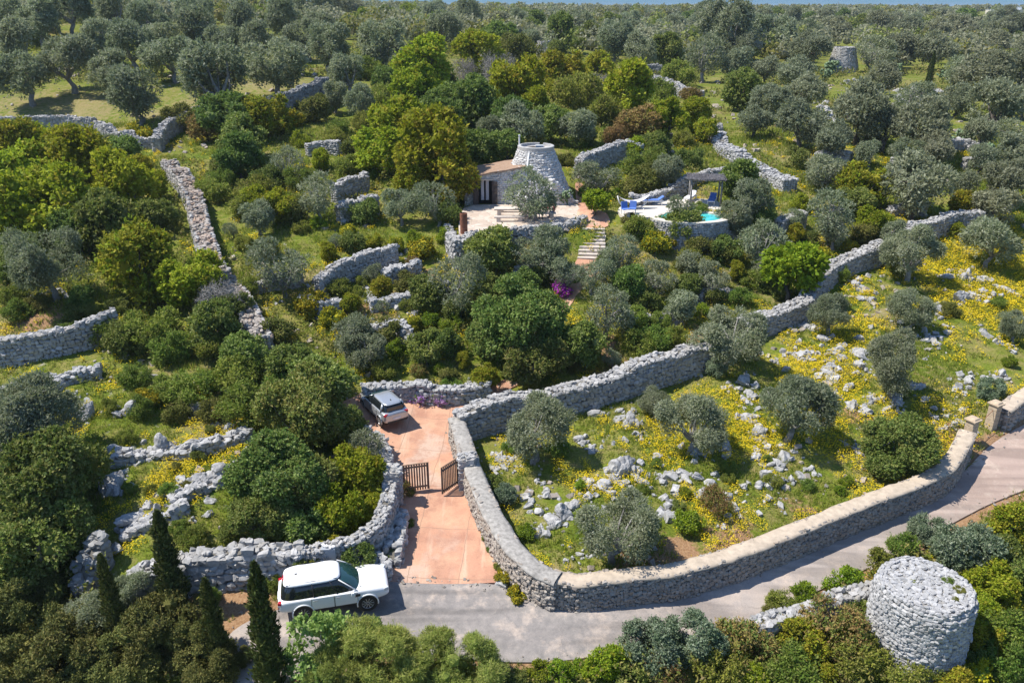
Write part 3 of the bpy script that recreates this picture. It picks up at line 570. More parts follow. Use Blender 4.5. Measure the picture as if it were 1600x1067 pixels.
# ------------------------------------------------------------------ the walls, by the middle line of their tops
WALLS = [
 ('grey rough-topped wall sloping down along the right of the reddish driveway', [(712,652),(722,682),(740,735),(768,800),(803,857),(835,886),(856,897),(872,903)], dict(h=1.45, th=.9, cap='cap_grey', mat='stone_warm', stone=.18)),
 ('long curving roadside wall with flat beige capping', [(862,897),(878,903),(905,906),(960,900),(1050,890),(1150,863),(1250,824),(1350,784),(1430,755),(1475,733),(1497,705),(1512,675)], dict(h=1.3, th=.85, cap='cap', mat='stone_warm', stone=.18)),
 ('tall grey wall climbing from the driveway corner between garden and flower field', [(714,646),(760,632),(800,621),(880,606),(960,583),(1010,565),(1070,548),(1108,540)], dict(h=1.75, th=1.1, mat='stone')),
 ('thick upper field wall bending below the bright green tree', [(1112,534),(1170,497),(1225,481),(1258,466),(1272,438),(1300,412),(1340,394),(1382,379)], dict(h=1.5, th=1.2, mat='stone', stone=.26)),
 ('dark shaded wall at the top right corner of the flower field', [(1395,366),(1440,347),(1490,334),(1535,333)], dict(h=1.8, th=1.0, mat='stone')),
 ('capped wall running out of frame beyond the sandstone gate pillars', [(1566,640),(1590,622),(1640,592)], dict(h=1.2, th=.9, cap='cap', mat='stone_warm')),
 ('boulder-built wall at the roadside behind the cypresses', [(195,908),(245,880),(290,866),(350,860),(420,855),(470,856)], dict(h=1.65, th=1.0, stone=.40, mat='stone')),
 ('neat pale wall curving along the left of the driveway', [(470,858),(520,852),(560,840),(590,818),(606,784),(609,745)], dict(h=1.55, th=.7, stone=.2, mat='stone')),
 ('rough wall behind the left gate pillar beside the parked silver car', [(606,735),(600,705),(588,678),(560,668)], dict(h=.9, th=.8, mat='stone')),
 ('curved terrace wall with sunlit top at the left edge, below brown grass', [(-15,530),(30,527),(80,518),(130,505),(178,486)], dict(h=1.8, th=.7, mat='stone')),
 ('low broken terrace wall in the left field under the curved one', [(-15,608),(40,592),(90,582),(155,570)], dict(h=.9, th=.8, mat='rock', ragged=.35)),
 ('broad rubble wall with reddish top running down the left hillside', [(262,252),(285,272),(303,305),(314,350),(328,395),(345,425),(372,458),(396,500),(408,528)], dict(h=1.4, th=1.5, mat='stone', warm_top='stone_red', ragged=.2)),
 ('long pale wall along the olive terrace at the upper left edge', [(-20,184),(40,182),(90,181),(145,184)], dict(h=2.0, th=1.0, mat='stone')),
 ('crumbling pale wall section stepping down beside the yellow bush', [(152,190),(175,204),(210,210),(238,208)], dict(h=1.6, th=1.0, mat='stone', ragged=.3)),
 ('short wall climbing from the hillside path towards the olive terrace', [(242,214),(256,195),(282,178),(316,166)], dict(h=1.8, th=.9, mat='stone')),
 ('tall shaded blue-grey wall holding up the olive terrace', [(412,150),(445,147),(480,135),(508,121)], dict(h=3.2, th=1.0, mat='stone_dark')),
 ('terrace wall in the garden below the yellow dome bush, left end dark', [(495,432),(530,412),(570,396),(618,381)], dict(h=1.7, th=.8, mat='stone')),
 ('small rocky terrace wall right of the garden terrace, below the yellow dome', [(600,428),(622,415),(655,404)], dict(h=1.0, th=.8, mat='rock', ragged=.3)),
 ('low pale wall in the garden left of the pink flowers', [(803,420),(835,413),(872,410)], dict(h=.9, th=.7, mat='stone')),
 ('low flower-hung wall at the back of the parking area', [(566,602),(600,600),(640,600),(690,606),(738,602),(762,594)], dict(h=1.0, th=.8, mat='rock', ragged=.25)),
 ('sunlit-topped wall on the slope right of the stone tower', [(904,250),(925,238),(950,229),(978,223),(1004,226)], dict(h=1.8, th=1.0, mat='stone')),
 ('low wall behind the pool loungers and pergola', [(984,306),(1012,304),(1045,292),(1075,275),(1105,267),(1132,262)], dict(h=1.1, th=.7, mat='stone')),
 ('rubble wall falling down the slope above the pergola', [(1118,206),(1135,230),(1160,242),(1185,256),(1215,272),(1235,286)], dict(h=.9, th=1.6, mat='rock', ragged=.4)),
 ('pale wall slanting down by the rust-coloured tree', [(996,112),(1020,118),(1045,127),(1070,136),(1095,146)], dict(h=1.6, th=1.2, mat='stone')),
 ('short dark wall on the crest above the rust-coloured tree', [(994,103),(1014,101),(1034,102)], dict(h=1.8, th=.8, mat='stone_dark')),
 ('low wall fragment among bushes under the olives of the right slope', [(1278,238),(1300,234),(1330,241)], dict(h=1.2, th=1.0, mat='stone')),
 ('short curved wall on the right slope above the field wall', [(1216,346),(1232,334),(1256,327)], dict(h=1.5, th=1.0, mat='stone')),
 ('thin terrace wall at the right edge above the dark field wall', [(1505,322),(1540,318),(1580,319)], dict(h=.9, th=.8, mat='stone')),
 ('narrow terrace wall on the right slope between olive trees', [(1478,223),(1500,220),(1530,224)], dict(h=1.4, th=.9, mat='stone')),
 ('pale terrace wall by the cactus on the right slope', [(1508,248),(1530,247),(1550,250)], dict(h=1.0, th=.9, mat='stone')),
 ('short wall among oaks on the left of the central hillside', [(520,290),(545,279),(572,270)], dict(h=1.5, th=.9, mat='stone')),
 ('dark wall under a yellow bush left of the house oaks', [(528,322),(555,312),(590,308)], dict(h=1.5, th=.9, mat='stone')),
 ('stone wall fragment near the dark oak on the left hillside', [(478,224),(500,220),(530,222)], dict(h=1.4, th=.9, mat='stone')),
 ('low ragged wall joining the round tower by the road', [(1182,972),(1215,962),(1255,948),(1295,934),(1340,922),(1386,912)], dict(h=1.2, th=.8, mat='stone')),
 ('field wall far up at the top left corner', [(-20,40),(40,33),(90,34)], dict(h=1.8, th=.9, mat='stone_dark')),
 ('pale wall far up behind the left olive trees', [(150,36),(190,33),(245,36)], dict(h=1.6, th=.9, mat='stone')),
 ('small steep rubble wall between two far olive trees', [(338,78),(346,66),(352,54)], dict(h=1.0, th=2.0, mat='stone')),
 ('pale rubble bank at the far right edge among olives', [(1568,90),(1590,84),(1620,82)], dict(h=2.0, th=3.5, mat='stone')),
 ('low wall far off by the pale track near the skyline', [(930,40),(965,36),(1000,33),(1030,31)], dict(h=1.8, th=1.4, mat='stone')),
 ('rocky edging wall at the foot of the left driveway wall', [(612,872),(618,838),(622,800)], dict(h=.5, th=.9, mat='rock', ragged=.5, stone=.4)),
 ('rock-built retaining bank under the fig at the driveway mouth', [(548,885),(575,880),(600,868)], dict(h=.9, th=1.2, mat='rock', ragged=.4, stone=.42)),
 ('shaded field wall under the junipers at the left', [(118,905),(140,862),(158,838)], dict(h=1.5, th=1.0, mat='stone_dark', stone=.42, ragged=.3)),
 ('curved rubble wall around a small terrace right of the pool', [(1136,362),(1152,356),(1156,342),(1148,330)], dict(h=1.0, th=.6, mat='stone')),
 ('little wall across the rocky garden left of the olive with bare boughs', [(578,470),(610,462),(640,460)], dict(h=.8, th=.8, mat='rock', ragged=.3)),
 ('low row of broken limestone across the middle of the left field', [(172,716),(240,702),(300,699),(345,686),(388,673)], dict(h=.42, th=.7, mat='rock', ragged=.9, stone=.36)),
 ('broken limestone row in the left field nearest the large grey-green carob', [(266,776),(300,760),(330,746),(366,736)], dict(h=.45, th=.65, mat='rock', ragged=.9, stone=.36)),
 ('lowest broken limestone row of the left field, above the boulder wall', [(188,832),(220,818),(255,800),(290,784)], dict(h=.45, th=.7, mat='rock', ragged=.9, stone=.38)),
 ('short low wall among bushes below the foot of the left rubble wall', [(392,442),(430,432),(472,426)], dict(h=.8, th=.7, mat='stone', ragged=.3)),
 ('rubble wall under the small yellow spurge dome', [(470,462),(500,478),(530,470)], dict(h=.8, th=.8, mat='rock', ragged=.4)),
 ('tumbledown wall in the rocky garden above the parking area', [(556,520),(588,508),(625,505),(640,520)], dict(h=.9, th=.8, mat='rock', ragged=.4)),
 ('knee-high wall in the garden below the broad olive right of the path', [(985,486),(1020,494),(1065,490)], dict(h=.6, th=.8, mat='rock', ragged=.4)),
 ('low wall across the slope above the thick upper field wall', [(1070,462),(1110,450),(1150,455)], dict(h=.7, th=.7, mat='stone', ragged=.3)),
 ('low pale wall far up the slope between the rust-coloured tree and the grove', [(1085,205),(1105,196),(1128,198)], dict(h=1.1, th=.9, mat='stone', ragged=.3)),
 ('short wall on the right slope under the broad dark olive', [(1390,322),(1420,318),(1448,322)], dict(h=1.0, th=.9, mat='stone', ragged=.3)),
 ('low terrace wall in the right grove left of the cactus', [(1395,252),(1425,246),(1455,250)], dict(h=1.2, th=.9, mat='stone', ragged=.3)),
]
for i, (lab, px, kw) in enumerate(WALLS): drywall(lab, px, seed=i, **kw)
# ------------------------------------------------------------------ foliage
def unit(v): return v/(np.linalg.norm(v, axis=-1, keepdims=True)+1e-9)
def cards(c, a, n, ln, wd):
    """diamond leaves: centre, long axis, normal, length, width"""
    a = unit(a); b = unit(np.cross(n, a)); ln = np.broadcast_to(ln, (len(c),))[:, None]; wd = np.broadcast_to(wd, (len(c),))[:, None]
    V = np.stack([c-a*ln/2, c+b*wd/2-a*ln*.08, c+a*ln/2, c-b*wd/2-a*ln*.08], 1).reshape(-1, 3)
    return V
def sprays(rng, base, out, per, spread, ln, wd, droop=0., up=.2):
    """leaf sprays: from each base point a short twig of leaves going out"""
    n = len(base); d = unit(out+rng.normal(0, .55, (n, 3))+np.array([0, 0, up]))
    t = np.linspace(.15, 1, per)[None, :, None]
    c = base[:, None, :]+d[:, None, :]*t*spread+rng.normal(0, spread*.14, (n, per, 3)); c[..., 2] -= droop*spread*(t[..., 0]**2)
    a = d[:, None, :]+rng.normal(0, .7, (n, per, 3)); nn = out[:, None, :]*.7+np.array([0, 0, .55])+rng.normal(0, .6, (n, per, 3))
    k = n*per; s = rng.uniform(.65, 1.3, k)
    return cards(c.reshape(k, 3), a.reshape(k, 3), nn.reshape(k, 3), ln*s, wd*s)
def quads(nv): return np.arange(nv).reshape(-1, 4)
def lumps(rng, K, flat=.75, r0=.34, r1=.52, low=-.45, spread=.72):
    """clump centres filling a crown of radius 1 centred on the origin"""
    C, Rr = [], []
    tries = 0
    while len(C) < K and tries < 4000:
        tries += 1
        d = unit(rng.normal(size=3)); r = rng.uniform(.35, 1)**.5*spread
        p = d*r*np.array([1, 1, flat])
        if p[2] < low: continue
        if C and min(np.linalg.norm(p-q) for q in C) < .24: continue
        C.append(p); Rr.append(rng.uniform(r0, r1))
    return np.array(C), np.array(Rr)
def hull_blob(rng, c, r, flat=1., n=2):
    bm = bmesh.new(); bmesh.ops.create_icosphere(bm, subdivisions=n, radius=1)
    V = np.array([v.co[:] for v in bm.verts]); Fs = np.array([[v.index for v in f.verts] for f in bm.faces]); bm.free()
    V = V*(1+rng.normal(0, .13, (len(V), 1)))*r*np.array([1, 1, flat])+c
    return V, np.c_[Fs, Fs[:, 2]][:, :3]
def crown(name, mat, seed, K=11, sprig=900, per=6, ln=.11, wd=.05, spread=.2, flat=.75, low=-.45, droop=.2, hull=.55, r0=.34, r1=.52, gap=.25, sp=.72, up=.2, mats2=None, frac2=0, stretch=1.):
    rng = np.random.default_rng(seed)
    C, Rr = lumps(rng, K, flat, r0, r1, low, sp); C = C*np.array([rng.uniform(.85, 1.15), rng.uniform(.78, 1.05), 1]); w = Rr**2*rng.uniform(1-gap*2, 1.2, len(C)).clip(.15); w /= w.sum()
    li = rng.choice(len(C), sprig, p=w); d = unit(rng.normal(size=(sprig, 3))+np.array([0, 0, .35])); outw = unit(C)[li]
    d = unit(d+outw*.55)
    base = C[li]+d*(Rr[li]*(rng.uniform(.5, .98, sprig)**.6*np.where(rng.random(sprig) < .10, rng.uniform(1.1, 1.45, sprig), 1)))[:, None]*np.array([1, 1, .85])
    V = sprays(rng, base, d, per, spread, ln, wd, droop, up); nv = len(V)
    V[:, 2] *= stretch
    parts = [quads(nv)]; mi = np.zeros(nv//4, int)
    if mats2: mi = np.repeat((rng.random(sprig) < frac2).astype(int), per)
    Vs = [V]; T = []
    if hull:
        off = nv
        for c, r in zip(C, Rr):
            v, f = hull_blob(rng, c*np.array([1, 1, stretch]), r*hull, .85, 1); Vs.append(v); T.append(f+off); off += len(v)
        parts.append(np.concatenate(T)); mi = np.r_[mi, np.zeros(len(parts[1]), int)]
    me = mesh_np(name, np.concatenate(Vs), parts, [M[mat]]+([M[mats2]] if mats2 else []), mi)
    return me, C*np.array([1, 1, stretch]), Rr
def trunk(name, mat, seed, C, hc, r=.1, fork=.35, lean=.1, limbs=7, twig=0):
    """trunk and limbs from the ground to the clumps of a crown whose centre is hc above the ground"""
    rng = np.random.default_rng(seed); mb = MB(); fz = hc*fork
    fk = np.array([rng.normal(0, lean), rng.normal(0, lean), fz])
    pts = [np.array([0, 0, -.12]), np.array([rng.normal(0, .03), rng.normal(0, .03), fz*.5]), fk]
    mb.tube(pts, [r*1.5, r*1.0, r*.95], 8)
    ids = rng.permutation(len(C))[:limbs]
    for i in ids:
        e = C[i]+np.array([0, 0, hc]); mid = fk+(e-fk)*.5+rng.normal(0, .07, 3); mid[2] -= .04
        mb.tube([fk-np.array([0, 0, .03]), fk+(mid-fk)*.5+rng.normal(0, .03, 3), mid, e], [r*.62, r*.5, r*.36, r*.14], 6)
        for _ in range(twig):
            q = mid+(e-mid)*rng.uniform(.2, 1); tip = q+unit(rng.normal(size=3)+unit(C[i])*.8)*rng.uniform(.2, .42); mb.tube([q, (q+tip)/2+rng.normal(0, .03, 3), tip], [r*.2, r*.14, r*.05], 4)
    return mb.mesh(name, M[mat], True)
LIB = {}
def kind(key, name, hc, leafmat_, nvar=3, trunkmat='bark', trunk_kw=None, no_trunk=False, **kw):
    """hc: height of crown centre in crown radii"""
    L_ = []
    for s in range(nvar):
        seed = abs(hash_(key))*10+s
        me, C, Rr = crown('crown', leafmat_, seed, **kw); tm = None
        if not no_trunk: tm = trunk('trunk', trunkmat, seed+5, C, hc, **(trunk_kw or {}))
        L_.append((me, tm))
    LIB[key] = dict(name=name, hc=hc, v=L_)
def hash_(s): return sum(ord(c)*(i+3) for i, c in enumerate(s)) % 9973
OT = dict(r=.085, fork=.42, limbs=9, twig=2)
kind('O', 'olive_tree', 1.12, 'olive', 6, 'bark_grey', OT, K=15, sprig=1500, per=6, ln=.12, wd=.042, spread=.21, hull=.3, gap=.5, sp=.84, r0=.2, r1=.36, droop=.35)
kind('OH', 'olive_tree', 1.2, 'olive', 5, 'bark_grey', OT, K=17, sprig=3800, per=7, ln=.075, wd=.026, spread=.19, hull=.28, gap=.5, sp=.9, r0=.17, r1=.32, droop=.4)
kind('OS', 'olive_tree', 1.12, 'olive', 3, 'bark_grey', dict(r=.075, fork=.36, limbs=8, twig=4), K=14, sprig=720, per=6, ln=.115, wd=.036, spread=.2, hull=0, gap=.45, sp=.78, r0=.22, r1=.36, droop=.4)
kind('OF', 'olive_tree', 1.05, 'olive_far', 4, 'bark', OT, K=14, sprig=1250, per=6, ln=.115, wd=.046, spread=.2, hull=.5, gap=.35, sp=.76, r0=.24, r1=.40)
kind('B', 'broadleaf_tree', .95, 'bright', 4, 'bark', dict(r=.07, limbs=8), K=18, sprig=1900, per=6, ln=.10, wd=.062, spread=.15, flat=.85, low=-.7, hull=.66, gap=.3, droop=0, mats2='gold', frac2=.14, r0=.24, r1=.40, sp=.78)
kind('BG', 'broadleaf_tree', .95, 'gold', 3, 'bark', dict(r=.07, limbs=8), K=18, sprig=1800, per=6, ln=.10, wd=.06, spread=.15, flat=.85, low=-.7, hull=.66, gap=.3, droop=0, mats2='bright', frac2=.25, r0=.24, r1=.40, sp=.78)
kind('D', 'evergreen_tree', .9, 'dark', 4, 'bark', dict(r=.07, limbs=8), K=18, sprig=1800, per=6, ln=.10, wd=.06, spread=.15, flat=.8, low=-.7, hull=.66, gap=.3, droop=.1, mats2='shrub', frac2=.12, r0=.24, r1=.40, sp=.78)
kind('DH', 'carob_tree', .85, 'dark', 3, 'bark_grey', dict(r=.06, limbs=10, twig=2), K=24, sprig=5200, per=7, ln=.058, wd=.036, spread=.11, flat=.78, low=-.7, hull=.6, gap=.4, droop=.1, mats2='mastic', frac2=.45, r0=.2, r1=.33, sp=.84)
kind('K', 'dark_shrub', .55, 'mastic', 5, no_trunk=True, K=17, sprig=1150, per=6, ln=.11, wd=.06, spread=.2, flat=.8, low=-.5, hull=.55, droop=0, gap=.45, r0=.18, r1=.36, sp=.85, up=.5)
kind('S', 'green_shrub', .5, 'shrub', 5, no_trunk=True, K=17, sprig=1150, per=6, ln=.12, wd=.052, spread=.26, flat=.75, low=-.45, hull=.5, droop=0, gap=.45, r0=.18, r1=.36, sp=.85, up=.7, mats2='mastic', frac2=.25)
kind('Y', 'yellow_spurge', .42, 'yellow', 3, no_trunk=True, K=14, sprig=900, per=5, ln=.12, wd=.10, spread=.12, flat=.62, low=-.4, hull=.78, droop=0, gap=.1, mats2='shrub', frac2=.25, up=.6)
kind('L', 'lime_shrub', .5, 'lime', 3, no_trunk=True, K=15, sprig=900, per=6, ln=.12, wd=.07, spread=.24, flat=.8, low=-.5, hull=.45, droop=0, up=.8, gap=.4, r0=.18, r1=.36, sp=.82, mats2='shrub', frac2=.35)
kind('LT', 'lime_tree', 1.25, 'lime', 1, 'bark', dict(r=.07, limbs=7, fork=.5), K=13, sprig=1100, per=6, ln=.13, wd=.09, spread=.17, flat=.7, low=-.5, hull=.62, droop=.1)
kind('G', 'bare_tree', 1.0, 'twig', 2, 'bark_grey', dict(r=.06, limbs=11, twig=7), K=13, sprig=650, per=5, ln=.26, wd=.014, spread=.3, flat=.85, hull=0, droop=0)
kind('R', 'russet_tree', .9, 'rust', 2, 'bark', dict(r=.06, limbs=8), K=13, sprig=1000, per=6, ln=.12, wd=.06, spread=.18, flat=.85, low=-.6, hull=.5, droop=0)
kind('RS', 'brown_shrub', .5, 'rust', 3, no_trunk=True, K=17, sprig=1100, per=6, ln=.11, wd=.045, spread=.24, flat=.75, low=-.45, hull=.4, droop=0, gap=.45, r0=.18, r1=.34, sp=.85, up=.5, mats2='mastic', frac2=.4)
kind('U', 'bluish_shrub', .7, 'blue', 3, no_trunk=True, K=16, sprig=2600, per=7, ln=.075, wd=.04, spread=.16, flat=.85, low=-.6, hull=.6, droop=0, gap=.4, r0=.22, r1=.36, sp=.8, up=.6)
kind('N', 'juniper_tree', .8, 'conifer', 4, no_trunk=True, K=26, sprig=4200, per=7, ln=.07, wd=.028, spread=.13, flat=1.0, low=-.9, hull=.72, droop=0, gap=.4, r0=.17, r1=.28, sp=.86, up=.6)
kind('P', 'pine_tree', .8, 'pine', 3, no_trunk=True, K=22, sprig=4200, per=8, ln=.10, wd=.011, spread=.12, flat=.9, low=-.8, hull=.62, droop=0, gap=.4, r0=.18, r1=.3, sp=.84, up=.7)
kind('T', 'young_broadleaf_tree', .8, 'sprig', 2, 'bark_grey', dict(r=.03, limbs=12, fork=.4, twig=2), K=17, sprig=620, per=7, ln=.115, wd=.08, spread=.22, flat=.95, low=-.7, hull=0, droop=.1, gap=.5, r0=.16, r1=.3, sp=.85, up=.5)
kind('FM', 'pink_flower_cushion', .4, 'magenta', 1, no_trunk=True, K=9, sprig=500, per=5, ln=.12, wd=.10, spread=.14, flat=.5, low=-.3, hull=.75, droop=0, mats2='shrub', frac2=.15)
kind('FV', 'mauve_flower_cushion', .4, 'mauve', 1, no_trunk=True, K=9, sprig=500, per=5, ln=.12, wd=.09, spread=.14, flat=.5, low=-.3, hull=.75, droop=.6, mats2='shrub', frac2=.2)
# columnar cypress: height 1, radius about .075
def cypress_mesh(seed, rad=.078, n=5200):
    rng = np.random.default_rng(seed); z = rng.random(n)**.85; th = rng.uniform(0, 6.283, n)
    pr = lambda z: rad*np.clip(1-z, 0, 1)**.55*np.clip(.45+z*5, 0, 1)
    lump = 1+.22*np.sin(th*3+z*19+seed)+.16*np.sin(th*4-z*37)+.10*np.sin(th*7+z*71)
    r = pr(z)*lump*rng.uniform(.78, 1.22, n); c = np.stack([r*np.cos(th), r*np.sin(th), z], -1)
    out = np.stack([np.cos(th), np.sin(th), np.zeros(n)], -1)
    V = cards(c, np.array([0, 0, 1.])+out*.45+rng.normal(0, .3, (n, 3)), out+rng.normal(0, .5, (n, 3)), .034*rng.uniform(.6, 1.3, n), .012*rng.uniform(.7, 1.3, n))
    zz = np.linspace(0.02, .97, 14); HV = np.concatenate([np.stack([pr(k)*.68*np.cos(np.arange(10)*.6283), pr(k)*.68*np.sin(np.arange(10)*.6283), np.full(10, k)], -1) for k in zz])
    HF = np.array([(i*10+j, i*10+(j+1) % 10, (i+1)*10+(j+1) % 10, (i+1)*10+j) for i in range(13) for j in range(10)])
    return mesh_np('crown', np.concatenate([V, HV]), np.concatenate([quads(len(V)), HF+len(V)]), M['cypress'])
CYP = [cypress_mesh(s) for s in range(4)]
_t = MB(); _t.tube([(0, 0, -.03), (0, 0, .05), (0, 0, .3)], [.024, .02, .01], 8); CYPT = _t.mesh('trunk', M['bark'], True)

PLACED = []
ctr = {}
def plant(key, u, v, wpx, label=None, group=None, cat=None, zs=None, hard=True):
    """a plant whose crown is centred on pixel (u,v) and wpx wide there"""
    L_ = LIB[key]; ub, vb = u, v+wpx*.35; zs = zs or 1.0
    for it in range(7):
        vb = max(vb, 13.0) if vb < 1200 else 1200
        P = at(ub, vb); dep = proj(P)[2]; Rr = wpx/2/F*dep
        uc, vc, _ = proj(P+np.array([0, 0, L_['hc']*Rr*zs])); ub += u-uc; vb += v-vc
    i = ctr.get(key, 0); ctr[key] = i+1
    cm, tm = L_['v'][i % len(L_['v'])]
    z = float(HG(P[0], P[1])) if dep < 240 else P[2]
    rz = RNG.uniform(0, 6.283); s = Rr*1.0
    PLACED.append((u, v, wpx, key, P[0], P[1], Rr))
    if tm is None:
        o = link(L_['name'], cm, loc=(P[0], P[1], z+L_['hc']*s*zs), rz=rz); o.scale = (s, s*RNG.uniform(.88, 1.1), s*zs)
        root = o
    else:
        root = empty(L_['name'], (P[0], P[1], z), rz, (s, s*RNG.uniform(.82, 1.1), s*zs*RNG.uniform(.9, 1.1))); root.rotation_euler = (RNG.normal(0, .07), RNG.normal(0, .07), rz)
        t = link('trunk', tm, root); c = link('crown', cm, root); c.location = (0, 0, L_['hc'])
    tag(root, label, cat or ('tree' if 'tree' in L_['name'] else 'flowers' if 'flower' in L_['name'] else 'shrub'), group)
    return root
def cypress(u_top, v_top, u_b, v_b, label, i=0, rs=1., dz=0):
    P = at(u_b, v_b); z = float(HG(P[0], P[1]))
    lo, hi = 1., 14.
    for _ in range(30):
        h = (lo+hi)/2
        if proj((P[0], P[1], z+h))[1] > v_top: lo = h
        else: hi = h
    root = empty('cypress_tree', (P[0], P[1], z), RNG.uniform(0, 6), (h*rs, h*rs, h)); link('trunk', CYPT, root); link('crown', CYP[i], root)
    tag(root, label, 'tree', 'columnar cypresses'); PLACED.append(((u_top+u_b)/2, (v_top+v_b)/2, 60, 'C', P[0], P[1], .6))
# ------------------------------------------------------------------ materials of the built things
M['stone_pale'] = stonemat('grey_limestone', [(.30,.295,.29),(.40,.395,.385),(.47,.46,.45)], amt=.45)
M['core_pale'] = plain('rubble_core', (.26,.25,.235), .95, scale=9, var=.3)
M['white_paint'] = plain('white_paint', (.80,.80,.79), .25, var=.02, spec=.5, bmp=0)
M['silver_paint'] = plain('silver_paint', (.46,.48,.50), .28, metal=.55, var=.03, bmp=0)
M['glass'] = plain('tinted_glass', (.012,.016,.018), .06, var=.2, spec=.8, bmp=0)
M['screen'] = plain('windscreen_glass', (.015,.05,.05), .05, var=.3, spec=.9, scale=1.5, bmp=0)
M['rubber'] = plain('rubber', (.022,.022,.023), .8, bmp=.1)
M['black'] = plain('black_trim', (.02,.02,.022), .5, bmp=0)
M['alloy'] = plain('alloy', (.45,.45,.45), .35, metal=.6, bmp=0)
M['red_lens'] = plain('red_lens', (.42,.02,.03), .2, bmp=0)
M['clear_lens'] = plain('clear_lens', (.55,.57,.58), .15, bmp=0)
M['plate'] = plain('number_plate', (.7,.7,.7), .5, bmp=0)
M['wood'] = plain('weathered_timber', (.24,.155,.10), .8, var=.35, scale=5, bmp=.4)
M['wood_dark'] = plain('dark_timber', (.085,.065,.055), .8, var=.3, scale=6, bmp=.4)
M['plaster'] = plain('weathered_render', (.42,.39,.36), .95, var=.3, scale=3, bmp=.5)
M['sandstone'] = plain('sandstone', (.46,.36,.25), .95, var=.22, scale=4, bmp=.5)
M['concrete'] = plain('grey_concrete', (.40,.39,.37), .9, var=.15, scale=5, bmp=.3)
M['tufa'] = plain('worn_pale_stone', (.55,.48,.41), .9, var=.18, scale=5, bmp=.35)
M['grey_box'] = plain('grey_plastic', (.33,.35,.37), .5, var=.05, bmp=0)
M['rustm'] = plain('rusted_steel', (.22,.085,.045), .85, var=.35, scale=4, bmp=.4)
M['white'] = plain('whitewash', (.78,.77,.74), .8, var=.04, bmp=.05)
M['blue'+'_cloth'] = plain('blue_cloth', (.10,.19,.48), .9, var=.1)
M['cream'] = plain('cream_render', (.62,.55,.44), .9, var=.1, bmp=.1)
M['reed'] = plain('weathered_reed', (.105,.10,.105), .95, var=.35, scale=14, bmp=.7)
M['deck'] = plain('pale_deck_stone', (.58,.53,.45), .9, var=.14, scale=3, bmp=.2)
M['brick_soil'] = plain('earth', (.28,.17,.10), .95, var=.2)
M['curtain'] = plain('white_curtain', (.72,.70,.72), .9, var=.05, bmp=0)
M['dark_in'] = plain('interior_shade', (.02,.018,.016), .9, bmp=0)  # near-black colour painting the shade inside door opening and far windows
M['cactus'] = plain('cactus_skin', (.13,.19,.09), .6, var=.2)
M['skin'] = plain('skin', (.50,.32,.24), .6, var=.05, bmp=0)
for k_, c_ in dict(navy=(.018,.022,.045), jeans=(.05,.10,.24), coral=(.55,.06,.10), shorts=(.62,.60,.58), hair_dark=(.02,.015,.012), hair_fair=(.35,.18,.06), hair_grey=(.32,.31,.30)).items(): M[k_] = plain(k_, c_, .85, bmp=0)
m, nt, b, N, L = new_mat('terracotta_tiles'); M['tiles'] = m
tc = N('TexCoord'); wv = N('TexWave', wave_type='BANDS', bands_direction='Y'); wv.inputs['Scale'].default_value = 1.6; wv.inputs['Distortion'].default_value = .8; L(tc.outputs['Object'], wv.inputs[0])
r = ramp(nt, [(.25, (.27,.16,.10)), (.5, (.36,.235,.155)), (.75, (.43,.32,.23))]); L(noise(nt, 2.2, 6, .75), r.inputs[0])
wr = ramp(nt, [(.0, .6), (.4, 1.05)]); L(wv.outputs['Fac'], wr.inputs[0]); L(mix(nt, 1., r.outputs[0], wr.outputs[0], 'MULTIPLY'), b.inputs['Base Color']); b.inputs['Roughness'].default_value = .9; bump(nt, b, wv.outputs['Fac'], .8, .06)
m, nt, b, N, L = new_mat('flagstones'); M['flags'] = m
gm = N('NewGeometry'); vo = N('TexVoronoi', feature='DISTANCE_TO_EDGE'); vo.inputs['Scale'].default_value = 1.5; L(gm.outputs['Position'], vo.inputs[0]); v2 = N('TexVoronoi'); v2.inputs['Scale'].default_value = 1.5; L(gm.outputs['Position'], v2.inputs[0])
r = ramp(nt, [(.2, (.40,.31,.24)), (.5, (.50,.41,.33)), (.8, (.57,.49,.41))]); sx = N('SeparateColor'); L(v2.outputs['Color'], sx.inputs[0]); L(mathn(nt, 'ADD', mathn(nt, 'MULTIPLY', sx.outputs[0], .5), mathn(nt, 'MULTIPLY', noise(nt, 2, 5, .7, 'World'), .5)), r.inputs[0])
e = ramp(nt, [(.0, .55), (.05, 0)]); L(vo.outputs['Distance'], e.inputs[0]); L(mix(nt, e.outputs[0], r.outputs[0], (.24,.19,.14)), b.inputs['Base Color']); b.inputs['Roughness'].default_value = .9
m, nt, b, N, L = new_mat('pool_water'); M['water'] = m
r = ramp(nt, [(.35, (.02,.40,.42)), (.7, (.10,.60,.58))]); L(noise(nt, 1.2, 3), r.inputs[0]); L(r.outputs[0], b.inputs['Base Color']); b.inputs['Roughness'].default_value = .08; b.inputs['Specular IOR Level'].default_value = .5; bump(nt, b, noise(nt, 5, 3), .25, .03)

